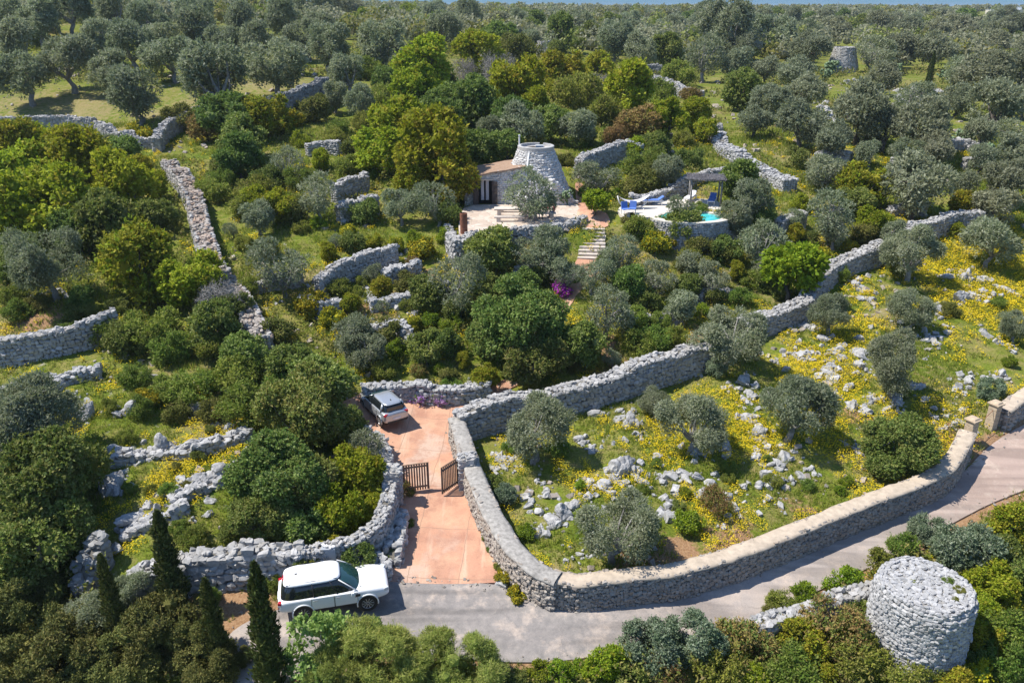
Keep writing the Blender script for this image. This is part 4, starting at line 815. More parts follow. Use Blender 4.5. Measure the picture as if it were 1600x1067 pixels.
# ------------------------------------------------------------------ cars
def interp_st(st, x):
    xs = [s[0] for s in st]; return [float(np.interp(x, xs, [s[k] for s in st])) for k in range(1, 7)]
def sec(st, x):
    zb, zs, zt, hl, hs, ht = interp_st(st, x)
    return [(0, zb), (.8*hl, zb), (hl, zb+.13), (hs, zb*.45+zs*.55), (hs*.985, zs), (ht, zt-.02), (.5*ht, zt+.01), (0, zt+.02)]
def subsurf(me_name, mb, mats, lv=2):
    me = mb.mesh(me_name, mats, True); o = bpy.data.objects.new('tmp', me); COL.objects.link(o)
    md = o.modifiers.new('s', 'SUBSURF'); md.levels = lv; md.render_levels = lv
    dg = bpy.context.evaluated_depsgraph_get(); out = bpy.data.meshes.new_from_object(o.evaluated_get(dg)); out.name = me_name
    bpy.data.objects.remove(o); return out
def plan_ring(x0, x1, hw, z, n=44, e=5.):
    th = np.arange(n)*2*math.pi/n; c, s = np.cos(th), np.sin(th)
    return np.stack([(x0+x1)/2+(x1-x0)/2*np.sign(c)*abs(c)**(2/e), hw*np.sign(s)*abs(s)**(2/e), np.full(n, z)], -1)
def loft_rings(mb, rings, m=0, cap=True):
    n = len(rings[0]); V = np.concatenate(rings); Fs = [(i*n+j, i*n+(j+1) % n, (i+1)*n+(j+1) % n, (i+1)*n+j) for i in range(len(rings)-1) for j in range(n)]
    if cap: Fs.append(tuple(range((len(rings)-1)*n, len(rings)*n)))
    mb.add(V, Fs, m)
def car(p, P, heading, label):
    root = empty(p['name'], P, heading); tag(root, label, 'car'); st = p['st']; paint = M[p['paint']]
    mb = MB(); n = len(sec(st, 0)); V = []; xs = p['xs']
    for x in xs:
        s = sec(st, x); V += [(x, y, z) for y, z in s]+[(x, -y, z) for y, z in s[-2:0:-1]]
    k = 2*n-2; Fs = [(i*k+j, (i+1)*k+j, (i+1)*k+(j+1) % k, i*k+(j+1) % k) for i in range(len(xs)-1) for j in range(k)]
    Fs += [tuple(range(k)), tuple(range((len(xs)-1)*k, len(xs)*k))[::-1]]
    mb.add(V, Fs); link('body', subsurf('body', mb, paint, 2), root)
    g = p['gh']                                                      # greenhouse: (x0,x1,hw,z) levels
    mb = MB(); loft_rings(mb, [plan_ring(*q, e=6) for q in g['glass']]); link('windows', mb.mesh('windows', M['glass'], True), root)
    # windscreen: a slightly proud curved pane
    a, c = g['glass'][0], g['glass'][-1]
    mb = MB(); W0 = [(a[1]+.03-abs(t)**3*.22, t*a[2]*.92, a[3]+.03) for t in np.linspace(-1, 1, 9)]; W1 = [(c[1]+.05-abs(t)**3*.14, t*c[2]*.90, c[3]-.015) for t in np.linspace(-1, 1, 9)]
    Wm = [tuple((np.array(q)+np.array(r))/2+np.array([.05, 0, .05])) for q, r in zip(W0, W1)]
    mb.add(W0+Wm+W1, [(i, i+1, i+10, i+9) for i in range(8)]+[(i+9, i+10, i+19, i+18) for i in range(8)]); link('windscreen', mb.mesh('windscreen', M['screen'], True), root)
    mb = MB(); loft_rings(mb, [plan_ring(*q, e=5) for q in g['roof']]); rf = link('roof', mb.mesh('roof', paint, True), root)
    for s in (-1, 1):                                               # pillars
        for (xa, xb, wid, mm) in p['pillars']:
            q = MB(); A = np.array([xa, s*(a[2]*1.0), a[3]]); B = np.array([xb, s*(c[2]*1.0), c[3]])
            q.tube([A, (A+B)/2+np.array([0, s*.02, .01]), B], [wid, wid*.9, wid*.8], 6); q.build('window_pillar', paint if mm else M['black'], root, smooth=True)
    if p.get('rails'):
        for s in (-1, 1):
            q = MB(); r_ = g['roof'][1]; q.tube([(r_[0]+.12, s*r_[2]*.86, p['H']-.045), (0.5*(r_[0]+r_[1]), s*r_[2]*.90, p['H']-.01), (r_[1]-.15, s*r_[2]*.86, p['H']-.045)], .016, 6); q.build('roof_rail', M['black'], root)
    q = MB(); q.box((p['fin'], 0, p['H']+.02), (.16, .05, .07), taper=.5); q.build('aerial', M['black'], rf)
    def side_pt(x, lv, s, off):
        t = sec(st, x); seq = [t[2], t[3], t[4]]; y, z = seq[lv]; return (x, s*(y+off), z)
    for s in (-1, 1):
        for (x0, x1, hx) in p['doors']:
            X = np.linspace(x0, x1, 5); V = []; 
            for x in X: V += [side_pt(x, 0, s, .004), side_pt(x, 1, s, .004), side_pt(x, 2, s, .002)]
            Fs = [(i*3+j, i*3+3+j, i*3+4+j, i*3+1+j) for i in range(4) for j in range(2)]
            q = MB(); q.add(V, Fs); me = q.mesh('door', paint, True); d = link('door', me, root)
            y_, z_ = sec(st, hx)[4]
            q = MB(); q.box((hx, s*(y_+.022), z_-.10), (.22, .03, .03)); q.build('handle', paint if p['paint'] == 'silver_paint' else M['alloy'], d, bevel=.008)
            for x in (x0, x1):
                A = [side_pt(x, l, s, .0) for l in range(3)]; q = MB(); q.tube([tuple(np.array(k)+np.array([0, s*.002, 0])) for k in A], .009, 4); q.build('panel_gap', M['black'], d)
        for wx in p['wheels']:
            r = p['wr']; y = p['track']
            wroot = MB(); wroot.lathe([(r*.66, -.10), (r*.93, -.11), (r, -.07), (r, .07), (r*.93, .11), (r*.66, .10)], 36, axis='y'); wroot.lathe([(r*.66, .1), (r*.6, .03), (0.01, .03)], 24, axis='y'); wroot.lathe([(r*.66, -.1), (r*.6, -.03), (.01, -.03)], 24, axis='y')
            wh = wroot.build('wheel', M['rubber'], root, (wx, s*y, r), smooth=False)
            q = MB(); q.lathe([(r*.64, .085*s), (r*.70, .115*s), (r*.60, .06*s)], 36, axis='y'); q.lathe([(.02, .085*s), (r*.16, .09*s), (r*.2, .05*s)], 18, axis='y')
            for i in range(p['spokes']):
                t = i*2*math.pi/p['spokes']; q.tube([(math.cos(t)*r*.1, .085*s, math.sin(t)*r*.1), (math.cos(t)*r*.66, .095*s, math.sin(t)*r*.66)], [.026, .02], 6)
            q.build('rim', M['alloy'], wh)
            yb = sec(st, wx)[3][0]
            q = MB(); q.lathe([(.01, s*(yb+.004)), (r*1.16, s*(yb+.004))], 32, axis='y', c=(wx, 0, r+.01)); q.build('arch_shade_disc', M['black'], root)  # black disc paints the shade of the wheel hollow onto the body side
            q = MB(); a0 = -.25; th = np.linspace(a0, math.pi-a0, 22); q.tube([(wx+math.cos(t)*r*1.2, s*(yb+.008), r+.01+math.sin(t)*r*1.2) for t in th], .035, 6); q.build('arch_lip', paint, root, smooth=True)
        mx, mz = p['mirror']; y_ = sec(st, mx)[4][0]
        q = MB(); q.box((mx, s*(y_+.14), mz), (.14, .22, .16), m=0, taper=.85); q.tube([(mx+.02, s*(y_-.02), mz-.05), (mx, s*(y_+.1), mz-.03)], .03, 6); q.build('mirror', M[p['mirror_mat']], root, bevel=.02)
        q = MB(); x0, x1 = p['wheels'][1]+p['wr']*1.25, p['wheels'][0]-p['wr']*1.25; V = []
        for x in np.linspace(x0, x1, 6):
            zb, zs, zt, hl, hs, ht = interp_st(st, x); V += [(x, s*(hl*.9), zb-.01), (x, s*(hl+.01), zb+.05), (x, s*(hl+.012), zb+.12)]
        q.add(V, [(i*3+j, i*3+3+j, i*3+4+j, i*3+1+j) for i in range(5) for j in range(2)]); q.build('sill', M['black'], root)
        for nm, (cx, cy, cz), dim, mm in p['lights']:
            q = MB(); q.box((cx, s*cy, cz), dim, rz=s*(-.35 if cx > 0 else .35)); lo = q.build(nm, M[mm], root, bevel=.02)
            if nm == 'tail_light' and p['paint'] == 'white_paint':
                q = MB(); q.box((cx-.006, s*(cy+.004), cz-.02), (dim[0]*.98, dim[1]*.98, dim[2]*.32), rz=s*.35); q.build('reversing_lens', M['clear_lens'], lo)
    for nm, c_, dim, mm in p['extra']:
        q = MB(); q.box(c_, dim, ry=0); q.build(nm, M[mm], root, bevel=min(dim)*.2)
    return root
SUV = dict(name='parked_suv', paint='white_paint', H=1.80, xs=[-2.41,-2.36,-2.2,-1.85,-1.3,-.6,.1,.8,1.15,1.6,2.0,2.26,2.38,2.41],
 st=[(-2.41,.55,.92,.96,.74,.80,.66),(-2.36,.46,1.0,1.06,.86,.90,.80),(-2.2,.42,1.07,1.12,.92,.94,.85),(-1.3,.40,1.09,1.13,.95,.965,.87),(0,.38,1.08,1.12,.955,.97,.87),(1.0,.38,1.06,1.14,.955,.97,.86),(1.6,.40,1.03,1.13,.94,.955,.83),(2.0,.42,.99,1.10,.91,.93,.78),(2.26,.46,.92,1.02,.85,.87,.70),(2.38,.5,.85,.93,.78,.80,.62),(2.41,.55,.78,.84,.68,.70,.5)],
 gh=dict(glass=[(-2.30,1.18,.875,1.06),(-2.16,.72,.80,1.42),(-2.02,.30,.695,1.71)], roof=[(-2.12,.34,.71,1.68),(-2.10,.34,.715,1.735),(-1.98,.24,.66,1.785),(-1.6,-.1,.4,1.805)]),
 pillars=[(1.05,.24,.03,1),(.15,-.15,.028,0),(-.85,-.90,.028,0)], rails=True, fin=-1.55, doors=[(.02,1.0,.18),(-.98,-.01,-.80)], wheels=(1.42,-1.36), wr=.385, track=.86, spokes=10, mirror=(.80,1.16), mirror_mat='white_paint',
 lights=[('headlight',(2.24,.72,.90),(.22,.26,.16),'clear_lens'),('tail_light',(-2.30,.80,.92),(.16,.18,.32),'red_lens')],
 extra=[('number_plate',(-2.425,0,.80),(.02,.52,.12),'plate'),('brake_light',(-2.105,0,1.725),(.05,.36,.05),'red_lens'),('grille',(2.41,0,.74),(.05,.86,.16),'black'),('rear_bumper',(-2.38,0,.52),(.12,1.4,.10),'black'),('side_vent',(1.02,-.972,.92),(.20,.02,.13),'black'),('side_vent',(1.02,.972,.92),(.20,.02,.13),'black'),('wiper_cowl',(1.17,0,1.115),(.10,1.35,.03),'black'),('side_marker',(.93,-.975,.86),(.08,.012,.04),'red_lens')])
HATCH = dict(name='parked_hatchback', paint='silver_paint', H=1.45, xs=[-2.03,-1.98,-1.85,-1.5,-1.0,-.4,.2,.8,1.2,1.6,1.85,1.98,2.03],
 st=[(-2.03,.40,.80,.84,.60,.66,.52),(-1.98,.30,.88,.93,.74,.78,.66),(-1.85,.26,.94,.99,.81,.84,.72),(-1.3,.24,.97,1.0,.85,.866,.76),(0,.22,.93,.97,.85,.866,.78),(.8,.22,.90,.97,.85,.866,.77),(1.2,.24,.86,.95,.84,.85,.72),(1.6,.28,.80,.88,.79,.80,.64),(1.85,.32,.72,.78,.70,.71,.54),(1.98,.36,.62,.66,.58,.6,.42),(2.03,.4,.55,.58,.48,.5,.35)],
 gh=dict(glass=[(-1.86,1.16,.775,.93),(-1.68,.62,.71,1.2),(-1.50,.12,.59,1.40)], roof=[(-1.74,.16,.60,1.365),(-1.72,.17,.605,1.395),(-1.5,.05,.55,1.435),(-1.0,-.3,.33,1.45)]),
 pillars=[(1.02,.06,.032,1),(-.1,-.2,.03,0),(-1.5,-1.36,.085,1)], fin=-1.25, doors=[(.0,.95,.14),(-.98,-.02,-.80)], wheels=(1.24,-1.35), wr=.315, track=.765, spokes=9, mirror=(.70,1.0), mirror_mat='silver_paint',
 lights=[('headlight',(1.80,.60,.70),(.30,.22,.14),'clear_lens'),('tail_light',(-1.93,.64,.86),(.14,.30,.15),'red_lens')],
 extra=[('number_plate',(-2.035,0,.58),(.02,.50,.11),'plate'),('rear_bumper',(-1.99,0,.36),(.10,1.2,.14),'black'),('grille',(1.99,0,.45),(.06,.7,.14),'black'),('rear_window',(-1.80,0,1.12),(.04,1.06,.26),'glass')])
def on_ground(o_name_P): return o_name_P
pr, pf = at(478, 972), at(575, 956)            # near-side wheels of the white car on the asphalt
hd = math.atan2(pf[1]-pr[1], pf[0]-pr[0]); mid = (pr+pf)/2; nrm = np.array([-math.sin(hd), math.cos(hd), 0])
pos = mid+nrm*.86-np.array([math.cos(hd), math.sin(hd), 0])*.03
SUV_POS = np.array([pos[0], pos[1], float(H(pos[0], pos[1]))+.02])
car(SUV, SUV_POS, hd, 'white four-wheel-drive car with dark windows parked on the asphalt')
pr = at(596, 669); hd2 = R_(90+33); P_ = np.array([pr[0], pr[1], 0])+np.array([math.cos(hd2), math.sin(hd2), 0])*1.35+np.array([math.sin(hd2), -math.cos(hd2), 0])*-0+np.array([math.cos(hd2-math.pi/2), math.sin(hd2-math.pi/2), 0])*.765
car(HATCH, (P_[0], P_[1], float(H(P_[0], P_[1]))+.03), hd2, 'silver hatchback parked on the reddish concrete under the tree')

# ------------------------------------------------------------------ gate, pillars, boxes
def leaf(a, b_, h, label, hs):
    A, B = at(*a), at(*b_); d = B-A; ln = np.linalg.norm(d[:2]); rz = math.atan2(d[1], d[0]); z0 = max(A[2], B[2])+.07
    root = empty('wooden_gate', (A[0], A[1], z0), rz); tag(root, label, 'gate', 'the two leaves of the driveway gate')
    n = 10; w_ = ln/n
    for i in range(n):
        q = MB(); q.box((w_*(i+.5), 0, h/2+random.uniform(-.006, .006)), (w_*.62, .035, h)); q.build('board', M['wood'], root, bevel=.006)
    for z in (.18, h-.18):
        q = MB(); q.box((ln/2, .042, z), (ln, .045, .09)); q.build('rail', M['wood_dark'], root)
    q = MB(); q.box((ln/2, 0, h+.02), (ln+.04, .06, .045)); q.build('top_rail', M['wood'], root, bevel=.008)
    for x in (.02, ln-.02):
        q = MB(); q.box((x, 0, h/2), (.06, .06, h)); q.build('frame_post', M['wood_dark'], root)
leaf((631,770), (671,765), 1.62, 'left leaf of the brown slatted wooden gate, nearly closed', 1)
leaf((716,757), (691,776), 1.62, 'right leaf of the brown slatted wooden gate, swung open towards the road', -1)
def stone_pillar(u, v, w_, d_, h, label, mat='stone', name='gate_pillar', plaster=True):
    P = at(u, v); rng = np.random.default_rng(int(u)); S = Stones(); root = empty(name, (P[0], P[1], P[2]-.1), .05); tag(root, label, 'pillar')
    q = MB(); q.box((0, 0, h/2), (w_, d_, h), taper=.97); q.build('shaft', M['plaster'], root, bevel=.04)
    for _ in range(26): S.put((rng.uniform(-.5, .5)*w_, rng.uniform(-.5, .5)*d_, h+rng.uniform(-.06, .06)), (.26, .22, .15), rng.uniform(0, 6))
    for k in range(int(h/.22)):
        for sx in np.arange(-w_/2+.12, w_/2, .26):
            if rng.random() < .75: S.put((sx+rng.normal(0, .02), -d_/2+.06, .1+k*.22), (.27, .2, .2), 0)
            if rng.random() < .75: S.put((sx+rng.normal(0, .02), d_/2-.06, .1+k*.22), (.27, .2, .2), 0)
        for sy in np.arange(-d_/2+.12, d_/2, .26):
            for s in (-1, 1):
                if rng.random() < .8: S.put((s*(w_/2-.06), sy, .1+k*.22), (.2, .27, .2), 0)
    stone_obj('facing_stones', S, mat, rng, root)
stone_pillar(617, 782, .85, .8, 2.05, 'squat stone pillar at the left end of the wooden gate')
stone_pillar(730, 760, .85, .75, 2.0, 'plastered stone pillar at the right end of the wooden gate')
def sand_pillar(u, v, label):
    P = at(u, v); root = empty('gate_pillar', (P[0], P[1], P[2]-.1), .5); tag(root, label, 'pillar', 'sandstone field gate pillars')
    q = MB(); z = 0
    for k in range(5): q.box((0, 0, z+.17), (.52+random.uniform(-.02, .02), .52+random.uniform(-.02, .02), .335), rz=random.uniform(-.03, .03)); z += .34
    q.build('shaft', M['sandstone'], root, bevel=.02)
    q = MB(); q.box((0, 0, z+.05), (.70, .70, .10)); q.box((0, 0, z+.15), (.56, .56, .10), taper=.8); q.build('cap', M['sandstone'], root, bevel=.015)
    return P
pa = sand_pillar(1511, 694, 'sandstone block pillar with cap ending the long roadside wall')
pb = sand_pillar(1547, 668, 'sandstone block pillar with cap at the start of the right-hand wall')
q = MB(); q.tube([tuple(pa+(pb-pa)*t+np.array([0, 0, 1.35-.25*math.sin(math.pi*t)])) for t in np.linspace(0.06, .94, 9)], .018, 5); tag(q.build('chain', M['rustm']), 'thin chain slung between the two sandstone pillars', 'chain')
P = at(518, 900); root = empty('meter_cabinet', (P[0], P[1], P[2]), .05); tag(root, 'grey meter cabinet on a narrow pedestal behind the white car, stones on top', 'cabinet')
q = MB(); q.box((0, 0, .5), (.42, .26, 1.1)); q.build('pedestal', M['concrete'], root, bevel=.01)
q = MB(); q.box((0, 0, 1.35), (.66, .34, .62)); q.build('housing', M['grey_box'], root, bevel=.02)
S = Stones(); rg = np.random.default_rng(3)
for x in np.linspace(-.25, .25, 5): S.put((x, rg.normal(0, .05), 1.70), (.16, .2, .13), rg.uniform(0, 3))
stone_obj('loose_stones', S, 'stone_house', rg, root)
P = at(869, 934); root = empty('meter_box', (P[0]+.02, P[1]-.10, P[2]+.55), R_(8)); tag(root, 'small grey metal meter box set in the corner of the roadside wall', 'meter box')
q = MB(); q.box((0, 0, .3), (.42, .24, .56)); q.build('frame', M['concrete'], root, bevel=.01)
q = MB(); q.box((0, -.13, .3), (.30, .02, .44)); q.build('hatch', M['grey_box'], root, bevel=.005)

# ------------------------------------------------------------------ round towers
def tower(P, r0, r1, h, label, mat, stone, name='stone_tower', seed=0, low=False, sq=0., prof=None, rim=None, top_mat=None):
    rng = np.random.default_rng(seed); c = (0, 0); root = empty(name, (P[0], P[1], P[2]-.2)); tag(root, label, 'tower')
    S = Stones(); ring_of_stones(S, rng, c, r0, r1, 0, h+.2, stone, prof=prof, sq=sq)
    stone_obj('wall', S, mat, rng, root, low, drum(r0-stone*.34, r1-stone*.34, 0, h+.1, c, sq=sq, prof=(lambda f: prof(f)-stone*.34) if prof else None), .10, 'core_pale')
    S = Stones(); r1 = prof(1) if prof else r1; rt = r1-.1
    for _ in range(int(3.14*rt*rt/(.16*.16)*2.2)):
        a = rng.uniform(0, 6.283); r = rt*math.sqrt(rng.random())*(1+sq*math.cos(4*a)); d = rng.uniform(.07, .22)
        S.put((r*math.cos(a), r*math.sin(a), h+.13+rng.normal(0, .02)), (d*1.2, d, d*.5), rng.uniform(0, 6))
    for a in np.arange(0, 6.283, stone*1.0/r1):
        rr = (r1-.16)*(1+sq*math.cos(4*a)); S.put((rr*math.cos(a), rr*math.sin(a), h+.17+rng.normal(0, .03)), (stone*1.1, stone*.8, stone*.5), a+math.pi/2)
    stone_obj('flat_roof', S, top_mat or mat, rng, root, low)
    return root
P = at(1448, 912, 3.4); dep = proj(P+np.array([0, 0, 3.4]))[2]; rt = 145/2/F*dep
NEAR_T = P
tower(P, rt*1.06, rt, 3.4, 'round flat-topped dry-stone tower beside the road at the lower right', 'stone_pale', .18, seed=4, sq=.02, prof=lambda f: rt*(1.05-.05*f)*(1-.09*max(0, (f-.84)/.16)**2))
P = at(1315, 112); tower(P, 3.2, 2.0, 4.6, 'distant tapering grey stone tower on the upper right slope', 'stone', .42, seed=5, low=True)
P = at(522, 33); tower(P, 3.6, 3.2, 3.0, 'squat round stone tower on the skyline at the upper left', 'stone_house', .6, seed=6, low=True)
# the house: tower with annexe
T0 = at_z(838, 324, 8.0); TC = np.array([T0[0], T0[1]+3.5, 8.0]); R0, R1, TH = 3.65, 1.66, 5.0
rng = np.random.default_rng(11); root = empty('stone_house', TC); tag(root, 'tapering round stone house with parapet and tile-roofed annexe above the terrace', 'house'); HR = root
S = Stones(); ring_of_stones(S, rng, (0, 0), R0, R1, -.1, TH-.3, .27); stone_obj('tower_wall', S, 'stone_house', rng, root, False, drum(R0-.11, R1-.11, -.1, TH-.2, (0, 0)), .12, 'plaster')
q = MB(); q.lathe([(R1+.02, TH-.34), (R1+.05, TH-.30), (R1+.05, TH+.02), (R1-.02, TH+.05), (R1-.24, TH+.05), (R1-.26, TH-.30), (R1-.26, TH-.34)], 40, a0=R_(75), a1=R_(75+345), closed=False); q.build('parapet', M['concrete'], root)
q = MB(); q.lathe([(R1-.25, TH-.24), (.9, TH-.2), (.01, TH-.2)], 32); q.build('roof_floor', M['concrete'], root)
q = MB(); q.box((.35, .55, TH-.1), (.75, .6, .16)); q.build('skylight', M['clear_lens'], root, bevel=.02)
ang = R_(-112)
q = MB()
A = [np.array([(R0+(R1-R0)*f+.07)*math.cos(ang+k), (R0+(R1-R0)*f+.07)*math.sin(ang+k), f*TH-.05]) for f in (.46, .70, .93) for k in (-.035, .035)]
Bk = [p_-np.array([math.cos(ang), math.sin(ang), 0])*.12 for p_ in A]
q.add(A+Bk, [(0,1,3,2),(2,3,5,4),(0,2,8,6),(2,4,10,8),(1,7,9,3),(3,9,11,5),(4,5,11,10),(0,6,7,1)]); q.build('rain_chute', M['white'], root)
q = MB(); q.tube([(-1.55, .9, TH), (-1.55, .9, TH+.75)], .07, 8); q.box((-1.55, .9, TH+.8), (.2, .2, .1)); q.build('flue', M['white'], root)
def face_stones(S, rng, p0, p1, zt0, zt1, stone, hole=None, z0=-.1):
    p0 = np.array(p0); p1 = np.array(p1); L_ = np.linalg.norm(p1-p0); d = (p1-p0)/L_; ang = math.atan2(d[1], d[0]); ch = stone*.66
    for k in range(int(max(zt0, zt1)/ch)+2):
        s = rng.uniform(0, stone); z = z0+ch*(k+.5)
        while s < L_:
            ln = stone*rng.uniform(.65, 1.5); m_ = s+ln/2; s += ln*.97
            if m_ > L_ or z > zt0+(zt1-zt0)*m_/L_-.05: continue
            if hole and hole[0]-.1 < m_ < hole[1]+.1 and z < hole[2]+.05: continue
            pt = p0+d*m_; S.put((pt[0], pt[1], z), (ln*1.04, stone*.85, ch*rng.uniform(.95, 1.25)), ang)
xl = at_z(727, 322, 8.0)[0]-TC[0]; yf = -2.35; yb = 1.9; xr = -1.1; dx0, dx1 = at_z(748, 323, 8)[0]-TC[0], at_z(768, 323, 8)[0]-TC[0]
S = Stones(); face_stones(S, rng, (xl, yf), (xr, yf), 2.55, 3.5, .27, (dx0-xl-.1, dx1-xl+.1, 2.25)); face_stones(S, rng, (xl, yb), (xl, yf), 2.55, 2.55, .27)
an = stone_obj('annexe_wall', S, 'stone_house', rng, root, jit=.12)
q = MB(); q.add([(xl+.1,yf+.12,-.1),(dx0-.1,yf+.12,-.1),(dx0-.1,yf+.12,2.3),(xl+.1,yf+.12,2.45)], [(0,1,2,3)]); q.add([(dx1+.1,yf+.12,-.1),(xr,yf+.12,-.1),(xr,yf+.12,3.4),(dx1+.1,yf+.12,2.9)], [(0,1,2,3)]); q.add([(dx0-.1,yf+.12,2.3),(dx1+.1,yf+.12,2.3),(dx1+.1,yf+.12,2.9),(dx0-.1,yf+.12,2.7)], [(0,1,2,3)])
q.add([(xl+.1,yb,-.1),(xl+.1,yf+.1,-.1),(xl+.1,yf+.1,2.45),(xl+.1,yb,2.45)], [(0,1,2,3)]); q.add([(xl,yb,-.1),(xr,yb,-.1),(xr,yb,3.4),(xl,yb,2.45)], [(0,1,2,3)]); q.build('annexe_core', M['plaster'], root)
def rz_(x): return 2.60+(x-xl)*(3.55-2.60)/(xr-xl)
q = MB(); nx_, ny_ = 16, 10; V = []; 
for j in range(ny_+1):
    for i in range(nx_+1):
        x = xl-.25+(xr+.1-xl+.25)*i/nx_; y = yf-.28+(yb-yf+.5)*j/ny_; V.append((x, y, rz_(x)+.03*math.sin(j*2.3+i)*.6+random.uniform(-.015, .015)))
q.add(V, [(j*(nx_+1)+i, j*(nx_+1)+i+1, (j+1)*(nx_+1)+i+1, (j+1)*(nx_+1)+i) for j in range(ny_) for i in range(nx_)]); V2 = [(x, y, z-.12) for x, y, z in V]
q.add(V2, [(j*(nx_+1)+i, (j+1)*(nx_+1)+i, (j+1)*(nx_+1)+i+1, j*(nx_+1)+i+1) for j in range(ny_) for i in range(nx_)])
nv = len(V); e = [i for i in range(nx_+1)]; q.add([V[i] for i in e]+[V2[i] for i in e], [(i, i+1, nx_+2+i, nx_+1+i) for i in range(nx_)])
e = [j*(nx_+1) for j in range(ny_+1)]; q.add([V[i] for i in e]+[V2[i] for i in e], [(i, i+1, ny_+2+i, ny_+1+i) for i in range(ny_)])
q.build('tiled_roof', M['tiles'], root)
q = MB(); q.box(((dx0+dx1)/2, yf+.7, 1.1), (dx1-dx0+.2, .05, 2.3)); q.build('doorway_shade', M['dark_in'], root)  # dark panel, the shade of the unlit room put into its colour
q = MB(); q.box(((dx0+dx1)/2, yf-.02, 2.32), (dx1-dx0+.5, .3, .16)); q.build('lintel', M['tufa'], root, bevel=.015)
for x, a in ((dx0-.02, -.35), (dx1+.02, .35)):
    sgn = -1 if a < 0 else 1
    q = MB(); q.box((sgn*.27, 0, 1.12), (.52, .05, 2.15)); 
    for z in (.35, 1.1, 1.85): q.box((sgn*.27, -.04, z), (.48, .03, .1))
    q.build('door_shutter', M['wood_dark'], root, (x, yf-.22, 0), rz=-a*.6)
for t in (.28, .66):
    q = MB(); V = []
    for i in range(9): V += [(dx0+(dx1-dx0)*(t-.12+.03*i), yf+.25+.05*math.sin(i*2.2), .35), (dx0+(dx1-dx0)*(t-.12+.03*i), yf+.25+.05*math.sin(i*2.2), 2.2)]
    q.add(V, [(i*2, i*2+2, i*2+3, i*2+1) for i in range(8)]); q.build('curtain', M['curtain'], root)
S = Stones()                                                      # outside stair and buttress on the right flank
for i in range(14):
    f = i/13; a = R_(-62)+f*.62; r = R0-.1-(R0-R1)*(1-f)*.42
    z = 2.35*(1-f)
    for k in range(int(z/.22)+1):
        for o in (0, .28, .5): S.put(((r+.10+o*(1.1-z*.12))*math.cos(a), (r+.10+o*(1.1-z*.12))*math.sin(a), .1+k*.22), (.36, .34, .26), a)
stone_obj('outer_stair', S, 'stone_house', rng, root)
# far ruins and buildings
P = at(852, 88); rng = np.random.default_rng(21); S = Stones(); ring_of_stones(S, rng, (0, 0), 2.6, 1.9, 0, 3.0, .5, skip=lambda a, f: f > .5 and 1.2 < a < 3.6)
o = stone_obj('ruined_tower', S, 'stone', rng, None, True, drum(2.3, 1.6, 0, 2.2, (0, 0))); o.location = (P[0], P[1], P[2]); tag(o, 'ruined grey stone tower stump among dark trees on the crest', 'ruin')
def farhouse(u, v, dims, label, mat='cream', wins=2, name='farmhouse', rz=0., extra=None):
    P = at(u, v); root = empty(name, P, rz); tag(root, label, 'building'); a, b_, h = dims
    q = MB(); q.box((0, 0, h/2), (a, b_, h)); q.build('wall', M[mat], root)
    q = MB(); q.box((0, 0, h+.12), (a+.3, b_+.3, .24)); q.build('roof', M['white'], root)
    for i in range(wins):
        q = MB(); q.box((a*(-.35+.7*(i+.5)/wins), -b_/2-.01, h*.5), (1.1, .08, 1.3)); q.build('window', M['dark_in'], root)
    if extra: extra(root)
farhouse(742, 58, (5, 4, 2.6), 'small pale flat-roofed hut half hidden by trees on the crest', 'plaster', 1, 'stone_hut', .1)
def ex(root):
    q = MB(); q.box((10, 2, 3.6), (6, 6, 4)); q.build('upper_storey', M['white'], root)
farhouse(1568, 23, (26, 8, 3.2), 'long low cream building on the skyline at the right edge', 'cream', 4, extra=ex)
farhouse(1088, 8, (12, 8, 3.5), 'tiny pale building on the skyline right of the middle', 'cream', 2)
P0, P1 = at(1040, 44), at(1098, 49)
d = P1-P0; nn = np.array([-d[1], d[0], 0]); nn /= np.linalg.norm(nn)
pp = smooth_poly(np.array([P0[:2]-nn[:2]*6, P1[:2]-nn[:2]*7, P1[:2]+nn[:2]*9, P0[:2]+nn[:2]*6]), 2); M['track'] = plain('pale_track', (.42,.36,.29), .95, scale=.5)
sheet('dirt_track', pp, M['track'], .4, 6)
for u, v, h, lab in ((442,26,7.5,'thin dark pole against the sky at the upper left'),(818,18,6.5,'thin dark pole against the sky near the middle'),(1306,30,9,'pale leaning pole among the trees at the upper right')):
    P = at(u, v); q = MB(); q.tube([(0, 0, 0), (.0, 0, h*.5), (.15, 0, h)], [.17, .15, .11], 8); root = q.build('utility_pole', M['concrete' if u > 1000 else 'wood_dark'], None, P); tag(root, lab, 'pole')
    q = MB(); q.box((.15, 0, h-.4), (.9, .1, .1)); q.build('crossarm', M['wood_dark'], root)

# ------------------------------------------------------------------ terrace, steps, pool corner
tp = np.array([at_z(u, v, 8.05)[:2] for u, v in [(722,372),(728,369),(742,364),(790,361),(850,358),(898,352),(908,342),(906,322),(890,316),(860,316),(780,319),(726,321),(718,340),(716,360)]])
q = MB(); q.prism([tuple(p_) for p_ in smooth_poly(tp, 1)], 7.4, 8.06); tag(q.build('terrace', M['flags']), kind='structure')
_w = [at_z(u, v, 8.0)[:2] for u, v in [(700,352),(706,368),(716,379),(738,368),(790,364),(850,362),(896,356),(912,345)]]
drywall('retaining wall along the front of the house terrace', _w, wpts=_w, hs=[max(.6, 8.22-float(H(x, y))) for x, y in _w], th=.7, mat='stone', seed=91)
A, B = at(924, 407), at_z(928, 356, 8.0); n = 9; d = (B-A)/n; rz = math.atan2(d[1], d[0])-math.pi/2
root = empty('stone_steps', A); tag(root, 'flight of pale stone garden steps climbing to the house terrace', 'steps')
